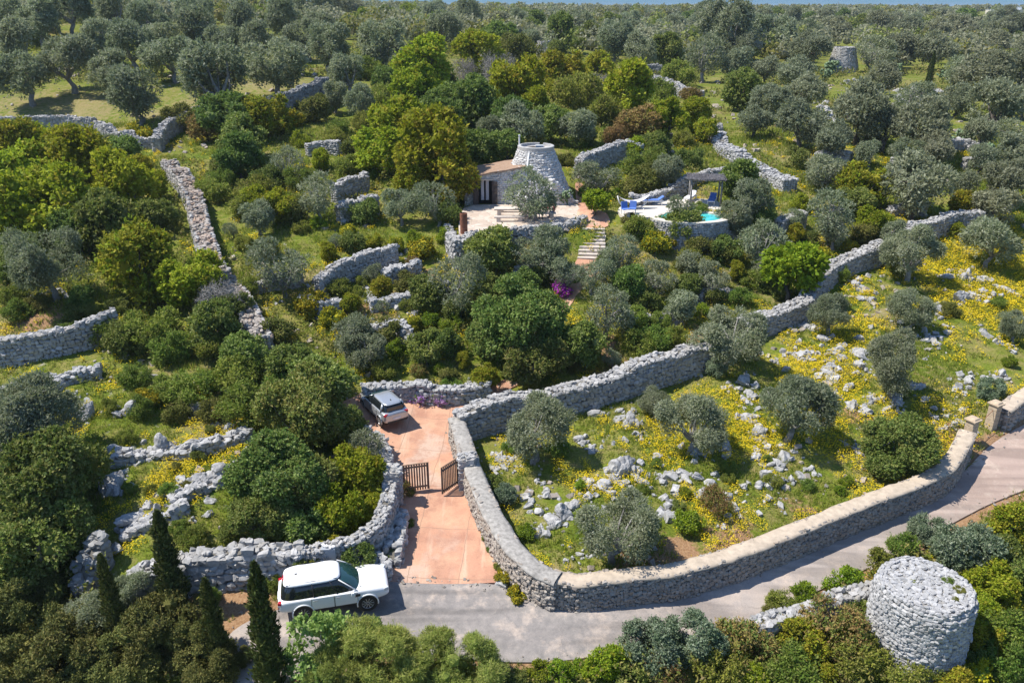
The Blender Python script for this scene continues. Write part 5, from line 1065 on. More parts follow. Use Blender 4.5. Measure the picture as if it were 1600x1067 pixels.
for i in range(n):
    c = d*(i+.5); q = MB(); z1 = (B[2]-A[2])*(i+1)/n; q.box((c[0], c[1], z1-.35), (2.3-.05*i+random.uniform(-.1, .1), np.linalg.norm(d[:2])*1.0-.004, .7), rz=rz); q.build('step', M['tufa'], root, bevel=.02)
def table(u, v, L_, label, h=.74, wd=.85, name='stone_table', rz=0, z=8.06):
    P = at_z(u, v, z); root = empty(name, P, rz); tag(root, label, name.split('_')[-1])
    q = MB(); q.box((0, 0, h-.06), (L_, wd, .12)); q.build('top' if 'table' in name else 'seat', M['tufa'], root, bevel=.015)
    for s in (-1, 1):
        q = MB(); q.box((s*L_*.36, 0, (h-.122)/2), (.35, wd*.75, h-.122)); q.build('leg', M['tufa'], root, bevel=.02)
table(800, 338, 3.1, 'long pale stone table on the house terrace under the olive')
table(796, 346, 2.6, 'pale stone bench on the near side of the stone table', .45, .42, 'stone_bench', .02)
table(800, 331.5, 2.6, 'pale stone bench on the far side of the stone table', .45, .42, 'stone_bench', -.02)
table(845, 340, 2.6, 'stone bench at the right of the table where people sit', .45, .45, 'stone_bench', .05)
P = at_z(725, 366, 8.0); q = MB(); q.lathe([(.01, 0), (.30, 0), (.30, 1.72), (.27, 1.74), (.26, 1.3), (.01, 1.3)], 24); tag(q.build('metal_cylinder', M['rustm'], None, P, smooth=False), 'tall rust-brown metal cylinder at the left end of the house terrace', 'cylinder')
# pool terrace
PC = at_z(1078, 338, 8.75); rng = np.random.default_rng(31); root = empty('swimming_pool', (PC[0], PC[1], 0)); tag(root, 'small turquoise plunge pool in a curved stone terrace', 'pool')
S = Stones(); rx = 3.3
ring_of_stones(S, rng, (0, 0), rx+.1, rx, 6.3, 8.65, .27)
for i in range(len(S.c)): S.c[i] = (S.c[i][0], S.c[i][1]*.66, S.c[i][2])
dv, df = drum(rx-.05, rx-.1, 6.2, 8.6, (0, 0)); dv[:, 1] *= .66
stone_obj('pool_wall', S, 'stone', rng, root, False, (dv, df))
def oval(r, z, n=40): t = np.arange(n)*2*math.pi/n; return np.stack([r*np.cos(t), r*.66*np.sin(t), np.full(n, z)], -1)
q = MB(); loft_rings(q, [oval(rx+.05, 8.60), oval(rx+.06, 8.72), oval(rx-.02, 8.74), oval(rx-.62, 8.74), oval(rx-.64, 8.4)], cap=False); q.build('coping', M['deck'], root)
q = MB(); q.poly([tuple(p_) for p_ in oval(rx-.63, 8.64)]); q.build('water', M['water'], root)
dp = np.array([at_z(u, v, 8.72)[:2] for u, v in [(962,326),(985,318),(1010,314),(1050,312),(1110,310),(1128,318),(1126,330),(1108,325),(1075,322),(1048,326),(1035,337),(1005,340),(975,340)]])
q = MB(); q.prism([tuple(p_) for p_ in smooth_poly(dp, 1)], 8.2, 8.715); tag(q.build('pool_deck', M['deck']), kind='structure')
# pergola
PG = at_z(1100, 318, 8.72); root = empty('pergola', PG, R_(-8)); tag(root, 'pergola with rough grey brushwood roof on four posts beside the pool', 'pergola')
for x, y in ((-1.3,-.9),(1.3,-.9),(-1.3,1.1),(1.3,1.1)):
    q = MB(); q.tube([(x, y, 0), (x+.03, y, 1.1), (x, y, 2.2)], [.09, .08, .075], 8); q.build('post', M['bark_grey'], root, smooth=True)
for y in (-.9, 1.1):
    q = MB(); q.tube([(-1.6, y, 2.26), (1.6, y, 2.26)], .07, 8); q.build('beam', M['bark_grey'], root, smooth=True)
rgn = np.random.default_rng(5); nst = 900; c = np.stack([rgn.uniform(-1.65, 1.65, nst), rgn.uniform(-1.3, 1.5, nst), 2.36+rgn.uniform(-.05, .09, nst)], -1)
Vr = cards(c, np.stack([rgn.normal(0, .2, nst), np.ones(nst), rgn.normal(0, .08, nst)], -1), np.array([0, 0, 1.])+rgn.normal(0, .5, (nst, 3)), 1.0*rgn.uniform(.5, 1.3, nst), .045); link('brushwood_roof', mesh_np('brushwood_roof', Vr, quads(len(Vr)), M['reed']), root)
q = MB(); q.box((0, .1, 2.36), (3.1, 2.6, .05)); q.build('roof_mat', M['reed'], root)
def lounger(u, v, rz, label, cloth='blue_cloth', z=8.72):
    P = at_z(u, v, z); root = empty('sun_lounger', P, rz); tag(root, label, 'sun lounger', 'sun loungers by the pool')
    q = MB(); 
    for y in (-.3, .3): q.box((0, y, .36), (1.9, .05, .06))
    for x in (-.93, .93): q.box((x, 0, .36), (.05, .6, .06))
    q.build('frame', M['white'], root)
    for x in (-.8, .8):
        for y in (-.3, .3): q = MB(); q.box((x, y, .165), (.06, .06, .33)); q.build('leg', M['white'], root)
    q = MB(); q.box((-.2, 0, .44), (1.45, .58, .09)); q.build('cushion', M[cloth], root, bevel=.03)
    q = MB(); q.box((.72, 0, .60), (.62, .58, .08), ry=-.6); q.build('backrest', M[cloth], root, bevel=.03)
lounger(1019, 320, R_(2), 'blue-cushioned white lounger beside the hammock'); lounger(1112, 318, R_(70), 'blue-cushioned lounger under the pergola'); lounger(1078, 314, R_(60), 'pale cushioned lounger turned towards the pool', 'curtain')
def hammock():
    P = at_z(989, 326, 8.72); root = empty('hammock', P, R_(8)); tag(root, 'white hammock slung in a curved stand at the left of the pool', 'hammock')
    q = MB(); q.tube([(-1.45, 0, 1.15), (-1.25, 0, .55), (-.8, 0, .12), (0, 0, .05), (.8, 0, .12), (1.25, 0, .55), (1.45, 0, 1.25)], .055, 8)
    for x in (-.8, .8): q.tube([(x, -.6, .03), (x, .6, .03)], .05, 8)
    q.build('stand', M['white'], root, smooth=True)
    n, k = 14, 7; V = []
    for i in range(n+1):
        t = i/n*2-1; w_ = .42*math.cos(t*1.35)+.03
        for j in range(k+1):
            s = j/k*2-1; V.append((t*1.42, s*w_, 1.18-.72*(1-t*t)+.18*s*s*(1-t*t)))
    q = MB(); q.add(V, [(i*(k+1)+j, (i+1)*(k+1)+j, (i+1)*(k+1)+j+1, i*(k+1)+j+1) for i in range(n) for j in range(k)]); q.build('sling', M['curtain'], root, smooth=True)
hammock()
def chair(u, v, rz, label):
    P = at_z(u, v, 8.72); root = empty('garden_chair', P, rz); tag(root, label, 'chair', 'blue chairs by the pool')
    for x in (-.25, .25):
        for y in (-.25, .25): q = MB(); q.box((x, y, .2), (.05, .05, .40)); q.build('leg', M['white'], root)
    q = MB(); q.box((0, 0, .45), (.58, .58, .09)); q.build('seat', M['blue_cloth'], root, bevel=.02)
    q = MB(); q.box((0, .28, .75), (.58, .09, .6), rx=-.2); q.build('backrest', M['blue_cloth'], root, bevel=.02)
chair(977, 335, R_(20), 'blue garden chair left of the small round table'); chair(988, 334, R_(-15), 'blue garden chair right of the small round table')
P = at_z(982, 340, 8.72); root = empty('side_table', P); tag(root, 'small round pale table between the two blue chairs', 'table'); q = MB(); q.lathe([(.01, .5), (.42, .5), (.42, .55), (.01, .55)], 24); q.build('top', M['tufa'], root); q = MB(); q.tube([(0, 0, 0), (0, 0, .5)], [.16, .08], 10); q.build('leg', M['tufa'], root)
# prickly pears
PAD = []
for s in range(2):
    rg = np.random.default_rng(s+50); q = MB(); todo = [(np.array([rg.normal(0, .12), rg.normal(0, .12), 0]), np.array([rg.normal(0, .3), rg.normal(0, .3), 1.]), 0) for _ in range(5)]
    while todo:
        p_, d_, lv = todo.pop(); d_ = unit(d_); a = unit(np.cross(d_, rg.normal(size=3))); n_ = np.cross(d_, a); ln, wd = .42, .15
        t = np.arange(10)*.6283; rim = [p_+d_*ln*(.5-.5*math.cos(k))+a*wd*math.sin(k) for k in t]; c0 = p_+d_*ln*.5
        q.add([c0+n_*.04, c0-n_*.04]+rim, [(0, 2+i, 2+(i+1) % 10) for i in range(10)]+[(1, 2+(i+1) % 10, 2+i) for i in range(10)])
        if lv < 3:
            for _ in range(2): k = rg.uniform(2.2, 4.1); todo.append((p_+d_*ln*(.5-.5*math.cos(k))+a*wd*math.sin(k), d_+rg.normal(0, .55, 3)+np.array([0, 0, .3]), lv+1))
    PAD.append(q.mesh('prickly_pear', M['cactus'], True))
for i, (u, v, s, lab) in enumerate([(884,322,1.,'prickly pear cactus at the right foot of the stone house'),(1300,117,1.8,'prickly pear thicket at the left foot of the distant tower'),(1288,128,1.5,'prickly pears on the slope just below the distant tower'),(1500,232,1.4,'prickly pear beside a terrace wall on the right slope'),(1545,252,1.3,'prickly pear at the right edge by the pale terrace wall'),(1402,118,1.5,'prickly pear left of the lone far cypress'),(1476,130,1.5,'prickly pear right of the lone far cypress')]):
    P = at(u, v); o = link('prickly_pear', PAD[i % 2], loc=P, rz=i*1.3); o.scale = (s, s, s); tag(o, lab, 'cactus')
# ------------------------------------------------------------------ people at the table
def person(P, rz, top, legs, hair, label, long_hair=False, sc=1.0, shorts=False):
    """seated figure facing +y: skeleton with radii, one skin surface"""
    J = {}; E = []
    def j(n, x, y, z, r, par=None): J[n] = (len(J), (x, y, z), r); E.append((J[par][0], J[n][0])) if par else None
    j('hip', 0, 0, .54, .125); j('waist', 0, -.02, .70, .115, 'hip'); j('chest', 0, 0, .90, .135, 'waist'); j('sho', 0, .01, 1.03, .11, 'chest'); j('neck', 0, .02, 1.12, .05, 'sho'); j('jaw', 0, .045, 1.19, .07, 'neck'); j('skull', 0, .035, 1.28, .088, 'jaw'); j('crown', 0, .025, 1.34, .06, 'skull'); j('nose', 0, .135, 1.235, .014, 'jaw')
    for s, n in ((-1, 'l'), (1, 'r')):
        j('th'+n, s*.10, .06, .53, .088, 'hip'); j('kn'+n, s*.13, .45, .50, .062, 'th'+n); j('an'+n, s*.13, .42, .10, .042, 'kn'+n); j('to'+n, s*.14, .58, .05, .034, 'an'+n)
        j('sh'+n, s*.19, 0, 1.02, .058, 'sho'); j('el'+n, s*.25, .06, .76, .042, 'sh'+n); j('wr'+n, s*.14, .28, .72, .028, 'el'+n); j('pa'+n, s*.11, .35, .715, .026, 'wr'+n)
        for k in range(4): j(f'f{k}a'+n, s*(.075+.024*k), .40, .71, .010, 'pa'+n); j(f'f{k}b'+n, s*(.078+.022*k), .44-.008*abs(k-1.3), .695, .008, f'f{k}a'+n)
        j('t1'+n, s*.065, .355, .735, .010, 'pa'+n); j('t2'+n, s*.055, .39, .735, .009, 't1'+n)
        j('ear'+n, s*.088, .03, 1.24, .018, 'jaw')
    me = bpy.data.meshes.new('body'); me.from_pydata([v[1] for v in J.values()], E, []); o = bpy.data.objects.new('tmp', me); COL.objects.link(o)
    md = o.modifiers.new('k', 'SKIN'); md.use_smooth_shade = True
    for v in J.values(): sk = me.skin_vertices[0].data[v[0]]; sk.radius = (v[2], v[2]); sk.use_root = v[0] == 0
    s2 = o.modifiers.new('s', 'SUBSURF'); s2.levels = 1; s2.render_levels = 1
    dg = bpy.context.evaluated_depsgraph_get(); bm_ = bpy.data.meshes.new_from_object(o.evaluated_get(dg)); bpy.data.objects.remove(o)
    for mm in (M['skin'], M[top], M[legs], M['black']): bm_.materials.append(mm)
    for p_ in bm_.polygons:
        c = p_.center; k = 0
        if c.z < .12: k = 3
        elif c.z < .60 and not (c.y > .1 and abs(c.x) < .3 and c.z > .64): k = 2 if not (shorts and (c.z < .44 or c.y > .36)) else 0
        elif c.z < 1.075 and not (c.y > .2): k = 1
        p_.material_index = k
    root = empty('person', P, rz, sc); tag(root, label, 'person'); link('body', bm_, root)
    q = MB(); q.lathe([(.01, 1.385), (.06, 1.375), (.098, 1.33), (.108, 1.27), (.10, 1.22)], 16, c=(0, .012, 0)); 
    if long_hair: q.add([(-.1, -.06, 1.25), (.1, -.06, 1.25), (.11, -.1, .98), (-.11, -.1, .98), (-.1, -.12, 1.25), (.1, -.12, 1.25), (.1, -.14, .98), (-.1, -.14, .98)], [(0,1,2,3),(4,5,6,7),(0,1,5,4),(3,2,6,7),(0,3,7,4),(1,2,6,5)])
    hm = q.mesh('hair', M[hair], True); link('hair', hm, root)
    for v in hm.vertices:
        if v.co.y > .07 and v.co.z < 1.30: v.co.y = .06
    for s in (-1, 1): q = MB(); q.lathe([(.001, -.012), (.011, 0), (.001, .012)], 8, c=(s*.034, .118, 1.262)); q.build('eye', M['black'], root)
b0 = at_z(845, 340, 8.06)
person((b0[0]-.75, b0[1]-.05, 8.06), R_(172), 'navy', 'navy', 'hair_dark', 'seated person in dark clothes, left of the two facing the camera'); person((b0[0]-.1, b0[1]-.05, 8.06), R_(190), 'navy', 'jeans', 'hair_grey', 'seated person in a dark top and blue jeans')
person((b0[0]+.5, b0[1]+.1, 8.06), R_(20), 'coral', 'shorts', 'hair_dark', 'seated person in a coral red top seen from behind', shorts=True); person((b0[0]+1.15, b0[1]+.1, 8.06), R_(100), 'coral', 'jeans', 'hair_fair', 'person with long fair hair and red top at the bench end', True, .92)
# ------------------------------------------------------------------ plants read off the photograph: kind, u, v, crown width in photo pixels
UP_L = ('grey-green olive tree on the open terrace at the upper left', 'olive trees on the upper left terraces')
UP_R = ('grey-green olive tree in the grove covering the slope at the upper right', 'olive trees of the upper right grove')
UP_C = ('tree or tall bush on the wooded slope behind the round stone house', 'trees on the slope behind the house')
GARD = ('bush in the terraced garden below the stone house', 'bushes of the terraced garden')
HILLL = ('bush on the scrubby slope between the left rubble wall and the house', 'bushes on the left slope')
FORE = ('bush on the verge below the road at the bottom edge', 'bushes below the road')
LFLD = ('bush among the rocks and grass of the left field', 'bushes of the left field')
PL = [
# upper left olives
('O',40,112,92,'tall dark olive tree leaning over the upper left wall'),('O',105,88,98,'broad olive tree second from the left edge above the long wall'),('O',213,142,96,'isolated round olive tree with visible forked trunk above the pale wall'),('O',428,95,92,'olive tree with dark trunk on the terrace end above the blue-grey wall'),('O',338,118,112,'wide olive tree just above the start of the left hillside bushes'),
('O',165,112,80),('O',208,70,78),('O',268,82,80),('O',510,68,76),('O',480,58,62),('O',30,60,80),('O',60,30,72),('O',105,12,74),('O',230,26,62),('O',320,42,72),('O',300,18,62),('O',380,38,62),('O',440,30,62),('O',498,36,54),('O',352,62,62),('O',150,60,70),('O',10,20,70),('O',180,10,60),('O',400,64,64),('O',460,88,50),('O',255,52,60),
('L',150,16,32),('L',242,12,38),
# left oaks and shrubs
('D',358,178,92,'glossy dark green tree at the top end of the left rubble wall'),('BG',412,178,78,'yellowish tree under the blue-grey terrace wall'),('D',382,218,74),('K',487,172,52),('O',522,150,46),('Y',214,212,44,'bright yellow spurge bush at the bend of the upper left wall'),('Y',456,190,40,'orange-yellow bush below the blue-grey terrace wall'),('K',285,187,52),('R',322,198,48,'small brownish tree beside the dark shrub atop the left slope'),
('B',48,268,118),('B',122,254,118,'top crown of the big lime-green wood at the left'),('B',75,310,140),('B',186,296,108),('BG',218,262,50),('B',236,288,56),('B',18,330,95),('D',168,345,112),('D',240,335,66),('O',150,222,52),('D',30,395,70),('D',120,360,80),
('OH',72,408,118,'silvery olive tree with pale trunk at the left edge below the lime-green wood'),('BG',205,412,128,'golden-green domed tree in front of the left wood'),('B',298,430,98,'airy lime-green tree beside the lower end of the left rubble wall'),('G',342,478,66,'grey bare-twigged tree at the foot of the left rubble wall'),('D',345,512,84),('D',368,484,60),
('S',235,520,80),('K',200,532,72),('S',270,542,72),('S',162,520,52),('S',330,545,62),('D',382,556,72),
('K',352,262,52),('D',372,245,78),('S',330,300,50),('S',345,285,42),('OS',452,252,60,'greyish open-branched olive on the left slope above the oaks'),('OS',495,300,82),('S',400,300,60),('S',380,322,52),('B',395,312,46),('B',436,322,60),('B',500,252,36),('S',526,220,42),('S',530,200,42),('O',402,335,58),('K',422,280,52),('K',460,330,56),('S',470,280,46),('K',560,240,50),('S',545,262,44),('BG',595,235,44),
('OS',440,402,112,'wide olive with bare pale boughs on the left slope above the garden walls'),('BG',420,384,38),('Y',488,478,58,'large yellow spurge dome left of the rocky garden'),('Y',516,497,42,'smaller yellow spurge dome just below the large one'),('S',390,455,42),('K',430,520,62),('D',456,575,84,'dark tree above the green broom bush left of the parking area'),('OS',540,520,72),('S',370,590,72),('S',300,602,72),('S',265,606,52),('S',210,590,52),('K',275,642,46),('Y',230,624,40,'bright yellow bush among the boulders of the left field'),('S',218,642,42),('S',388,640,84,'bushy bright green broom in the left field'),('K',330,640,50),('S',440,610,60),
('DH',478,640,160,'big dark carob tree overhanging the parked silver car'),('DH',425,742,172,'large grey-green carob tree behind the left driveway wall'),('DH',486,752,120,'grey-green tree between the large carob and the lime-green tree by the drive'),('B',530,796,84),('DH',405,800,110),('D',470,818,84),('BG',566,778,62),('S',500,836,50),('B',585,800,58,'lime-green bush leaning over the driveway wall bend'),('OS',576,702,72,'thin shrubby tree over the rough wall above the left gate pillar'),('S',592,742,40),('S',556,690,50),('B',548,742,96,'lime-green tree leaning on the left gate pillar wall'),('D',492,596,100),('D',540,660,60),
('OH',42,655,160,'large olive-grey olive tree at the left edge above the carob'),('DH',60,770,185,'huge dark green carob tree at the left edge of the picture'),('DH',50,850,165,'lower carob at the left edge just above the junipers'),('OH',10,720,110),
('N',40,960,130),('N',112,1010,150),('N',258,990,135),('N',318,1012,105),('N',200,1035,115),('N',28,1040,125),('N',330,1050,90),('N',150,1055,100),('OH',150,950,92,'grey-leaved bush tree among the junipers at the lower left'),('OH',212,935,80,'pale grey-green tree between two cypresses at the lower left'),('N',0,900,90),('N',384,1020,36),
# foreground verge
('T',500,1016,128,'young tree with broad pale leaves in front of the white car'),('T',576,990,54,'slender leafy sapling top right of the white car wheel'),('P',585,1040,150,'feathery green pine top at the bottom edge, left of the middle'),('P',665,1030,120,'feathery pine top at the bottom edge nearest the road bend'),('P',735,1045,120,'feathery pine top at the bottom edge, right of its neighbours'),('P',520,1062,110),
('L',842,1047,36),('L',872,1054,44),('L',900,1045,40),('B',945,1035,66),('U',1010,1012,92,'bluish-leaved bush at the bottom edge right of the pines'),('U',1085,1000,98,'tall bluish bush reaching over the road edge at the bottom'),('RS',1165,1012,96,'rusty green bush at the bottom edge below the ragged wall'),('S',1235,1042,84),('RS',1300,990,100,'brownish bush under the ragged wall by the round tower'),('S',1342,965,64),('S',1330,1022,84),('K',1380,1012,62),('S',1120,1045,80),('RS',1040,1052,60),('K',980,1052,60),('BG',1250,1000,70),
('S',1562,985,84),('K',1372,962,60),('S',1395,996,62),('RS',1420,1028,64),('S',1452,1052,66,'green bush at the front foot of the round tower'),('BG',1490,1062,60),('K',1530,1030,56),('S',1405,1050,70),('K',1582,905,84),('U',1506,856,106,'dense bluish bush behind the round tower beside the road'),('U',1452,826,58,'small bluish bush at the road edge above the round tower'),('BG',1592,820,76,'golden bush at the right edge by the road'),('B',1545,905,80),('S',1572,1035,84),('L',1262,925,44,'lime-green weed clump at the road edge left of the ragged wall top'),('L',1316,908,58),('S',1372,885,54),('Y',1522,1048,60,'dark bush dotted with small yellow flowers at the bottom right'),('S',1410,852,50),('S',1225,945,46),('K',1210,955,36),('D',1560,870,70),('BG',1540,1000,60),('K',1590,1000,60),
# slope behind the house
('B',664,96,100),('B',656,142,86),('B',752,82,72),('B',814,132,92,'upper lime-green tree on the slope straight behind the tower'),('B',838,166,54),('B',624,194,114,'wide lime-green tree left of the house, upper one'),('B',666,242,122,'lime-green tree directly left of the stone house'),('B',600,230,92),('BG',695,268,104,'golden-green oak touching the left end of the tiled roof'),('BG',645,285,66),('D',746,228,78,'dark tree just behind the tiled annexe'),('D',790,226,62),('O',814,202,72),('BG',876,108,72),('BG',933,104,64),('G',934,134,46),('G',774,110,56),('G',726,112,42),('S',902,148,72),('B',980,142,92),('R',1000,188,66,'rust-coloured tree on the slope right of the tower'),('B',1043,186,64),('R',962,218,38),('O',902,194,62),('OS',936,268,74,'olive tree beneath the sunlit-topped wall right of the tower'),('K',1010,278,52),('LT',930,308,46,'small round lime-green tree on a thin trunk by the house path'),('K',884,250,28),('OS',684,312,74,'grey olive with pale limbs below the golden-green oak'),('O',626,320,58),('K',700,335,52),('K',567,332,50),
('D',684,188,82),('D',740,160,84),('D',700,160,70),('D',603,128,46),('S',572,112,52),('O',600,67,92),('O',624,98,48),('O',545,114,62),('O',563,160,48),('L',574,33,46),('L',636,26,46),('O',694,44,62),('O',676,18,40),('O',733,22,52),('K',810,84,62),('D',834,32,42),('D',870,52,62),('D',780,60,56),('D',860,196,60),('D',700,220,70),('K',830,232,50),('BG',720,250,50),('S',950,180,60),('K',920,60,60),('O',905,40,50),('O',960,62,60),('O',1000,80,56),('D',1040,80,60),('S',1060,120,50),('K',1025,225,50),('B',1090,175,52),('BG',1100,205,40),('R',1078,150,30),('D',640,160,60),('D',800,180,60),
# right of the house, upper right specials
('O',1146,40,92),('O',1209,52,64),('OF',1346,172,104),('OF',1446,196,94),('OF',1206,158,64),('OF',1253,192,78),('OF',1246,112,60),('OF',1543,110,84),('OF',1546,166,84),('OF',1433,287,108,'very broad dark olive on the right slope above the field wall'),('BG',1350,288,78),('B',1360,342,54,'lime-green tree touching the thick upper field wall'),('O',1176,306,64),('D',1150,277,68),('K',1240,250,44),('D',1156,140,72),('O',1290,270,62),('OF',1463,233,64),('OF',1580,235,70),('O',1516,283,44),('OF',1560,320,74),('K',1190,347,48),('OS',1300,338,84),('L',1246,317,34),('Y',1213,350,24,'orange-flowered bush by the short curved wall on the right slope'),('D',1335,315,60),('OF',1385,200,70),('OF',1300,215,70),
# garden
('K',553,383,42,'round dark clipped-looking bush above the garden terrace wall'),('Y',660,390,48,'neat yellow dome bush in the middle of the garden'),('S',603,399,28),('D',773,390,78),('OS',836,383,84,'olive with twisted pale boughs in front of the house terrace'),('O',862,390,70),('OS',712,440,98,'spreading olive with pale forked trunk in the rocky garden'),('D',676,455,68),('K',636,442,42),('K',754,446,56),('K',720,496,54),('L',674,503,34),('BG',646,506,30),('L',706,508,34),('DH',813,505,146,'largest dark green tree in the middle of the garden'),('DH',768,524,84),('DH',835,558,104,'dark tree beside the garden path at the parking area'),('D',910,540,74,'dark green tree above the tall climbing wall'),('OS',946,478,100,'broad grey-green olive in the garden right of the path'),('OS',886,424,62),('OS',926,428,68),('K',944,420,42),('OS',966,388,74,'olive beside the garden steps'),('FM',877,452,38,'bright magenta flower patch beside the garden path'),('K',842,432,40),('D',820,440,52),('S',846,462,30),('D',980,443,58),('OS',1026,424,64),('Y',1026,380,46,'yellow spurge bush below the pool wall, left one'),('Y',1053,378,26,'yellow spurge bush below the pool wall, right one'),('S',1023,533,54),('S',996,542,52),('S',1053,531,46),('O',553,512,54),('O',570,546,64),('D',666,545,64),('D',700,538,54),('K',610,520,52),('L',623,546,42),('K',583,562,44),('S',603,576,40),('L',686,577,22),('K',703,588,30),('BG',760,584,48),('S',706,604,30,'pale green bush at the parking wall between mauve flowers'),('FV',652,617,40,'mauve flowers hanging over the parking wall, left patch'),('FV',684,619,38,'mauve flowers hanging over the parking wall, right patch'),('K',740,470,44),('K',790,450,40),('S',990,500,50),('K',1010,470,44),('O',1060,470,60),
('K',985,345,30),('S',1000,360,46),('S',1030,355,34),('K',1100,395,50),('K',1135,395,50),('S',1080,410,50),('OS',1062,322,50,'thin olive in front of the turquoise pool'),('S',1092,328,26),('K',980,320,24),('L',960,305,26),('OS',835,297,92,'olive tree shading the table on the house terrace'),('Y',1118,372,28),('O',1150,340,60),('L',870,470,24),('O',1040,260,50),('S',1020,250,44),('K',1075,250,44),('S',985,258,44),('BG',1050,272,24),('K',995,290,44),('S',915,300,24),
# right of the garden
('LT',1239,418,92,'bright green leafy tree beside the bend of the thick field wall'),('OS',1114,432,60,'olive with a bare forked trunk right of the garden'),('D',1080,443,54),('OS',1193,376,84),('BG',1153,426,34),('OS',1306,360,62),('K',1350,362,44),('O',1393,366,50),('S',1178,440,40),('K',1200,440,44),('K',1140,400,44),('O',1080,410,54),('K',1215,455,36),
# flower field olives
('OH',1140,522,107,'olive tree against the field wall at its lower step'),('OH',1298,486,68,'olive tree with pale trunk on the flowery slope under the thick wall'),('OH',1425,393,82,'olive tree near the dark wall above the yellow meadow'),('O',1550,374,84,'olive tree at the top of the yellow meadow by the right edge'),('OH',1430,474,75,'olive tree in the middle of the yellow meadow'),('OH',1402,564,107,'largest olive tree of the flower field, right of the middle'),('OH',1588,506,52,'olive tree cut by the right edge beside the yellow meadow'),('K',1483,486,32),('OH',1238,628,116,'twin-crowned olive tree in the centre of the flower field'),('OH',1082,652,103,'olive tree left of the twin-crowned one in the flower field'),('DH',1410,690,122,'dark glossy carob tree behind the roadside wall'),('S',1406,418,34),('L',1493,362,34),('U',1552,606,44,'sage-green bush near the sandstone gate pillars'),('S',1312,430,34),('OH',838,664,106,'olive tree in the shade under the tall climbing wall'),('OH',1024,622,51,'small olive tree among grey rocks under the climbing wall'),('OH',960,822,120,'olive tree behind the roadside wall near the meter box'),('L',820,832,32,'leafy lime-green bush behind the driveway wall'),('U',792,772,42),('K',770,760,34),('L',1016,810,26,'lime-green clump beside the olive by the roadside wall'),('L',1075,815,48,'lime-green clump below the heap of brown twigs'),('RS',1118,786,54,'heap of brown cut twigs in the flower field'),('S',870,700,40),('S',800,700,30),('U',1120,580,36),
('Y',788,902,30,'yellow-green spurge at the driveway foot of the wall, left tuft'),('Y',808,925,34,'yellow-green spurge at the foot of the wall by the road, right tuft'),('D',560,872,58,'dark bush on the rocks at the driveway mouth'),('BG',515,862,46),('D',480,880,60),('RS',630,762,34,'dry reddish shrub beside the left gate leaf'),('S',640,815,18),('S',760,840,16),('L',1115,768,18),('L',1322,752,22),('L',1312,765,18),
('S',738,775,15),('S',750,808,16),('Y',757,828,13),('S',768,856,17),('S',782,884,18),('S',612,842,20),('K',606,868,26),('S',430,905,40),('S',470,905,34),('S',330,935,30),('S',300,845,50),('K',360,830,40),('S',280,830,30),
]
def zone_label(u, v, key):
    if v < 170 and u < 540 or (v < 210 and u < 300): return UP_L
    if u > 1090 and v < 370 and v < 480-(u-1090)*.1: return UP_R
    if v < 300 and 540 <= u <= 1110: return UP_C
    if u < 300 and v < 470 or (u < 420 and 440 < v < 720): return LFLD if v > 470 else ('tree in the lime-green wood at the left edge', 'trees of the left wood')
    if 300 <= u < 540 and v < 560: return HILLL
    if v > 860 and u < 420: return ('dark brown-green juniper in the thicket at the lower left corner', 'junipers of the lower left thicket')
    if v > 840: return FORE
    if 400 <= u < 1320 and v < 620: return GARD
    return ('small bush in the rocky flower field', 'bushes of the flower field')
KINDNOUN = {'O':'grey-green olive tree','OH':'grey-green olive tree','OS':'open-crowned olive tree','OF':'grey-green olive tree','B':'lime-green tree','BG':'golden-green tree','D':'dark green tree','DH':'dark glossy tree','K':'dark green bush','S':'mid-green bush','Y':'yellow bush','L':'bright lime-green bush','LT':'lime-green tree','G':'grey bare-twigged tree','R':'rust-brown tree','RS':'brownish bush','U':'bluish-green bush','N':'dark brown-green juniper','P':'feathery pine','T':'young tree'}
PLACE = {'olive trees on the upper left terraces':'on the olive terraces at the upper left','olive trees of the upper right grove':'in the grove on the upper right slope','trees on the slope behind the house':'on the wooded slope behind the stone house','bushes of the terraced garden':'in the terraced garden below the stone house','bushes on the left slope':'on the slope right of the left rubble wall','bushes below the road':'below the road at the bottom edge','bushes of the left field':'among rocks in the left field','trees of the left wood':'in the wood at the left edge','junipers of the lower left thicket':'in the thicket at the lower left corner','bushes of the flower field':'in or beside the rocky flower field'}
def plant_auto(key, u, v, wd, lab=None):
    if lab: return plant(key, u, v, wd, lab, None)
    pl = PLACE[zone_label(u, v, key)[1]]; nn = KINDNOUN[key]
    return plant(key, u, v, wd, f'{nn} {pl}', f'{nn}s {pl}')
for e in PL: plant_auto(*e)
cypress(236, 798, 278, 962, 'tallest dark cypress, in front of the boulder-built roadside wall', 0, 1.4)
cypress(148, 866, 196, 1030, 'thin brown-tipped cypress, the one farthest left', 1, 1.1)
cypress(316, 903, 346, 1050, 'short cypress between the tallest one and the road', 2, 1.25)
cypress(396, 878, 428, 1085, 'slim cypress beside the tail of the white car', 3, 1.2)
cypress(1447, 80, 1446, 156, 'lone far cypress on the rocky upper right slope', 1, 1.05)
for k_, (dx_, dy_, s_) in enumerate([(1.25, -.35, .22), (1.05, .25, .26), (.75, -.9, .16), (-.5, .2, .12)]):      # tufts rooted on the flat tower top
    o = link('grass_tuft', LIB['S']['v'][k_ % 3][0], loc=(NEAR_T[0]+dx_, NEAR_T[1]+dy_, NEAR_T[2]+3.36), rz=k_); o.scale = (s_, s_, s_*.6); tag(o, 'small green tuft growing on the flat top of the near round tower', 'plant', 'tufts on the near round tower')
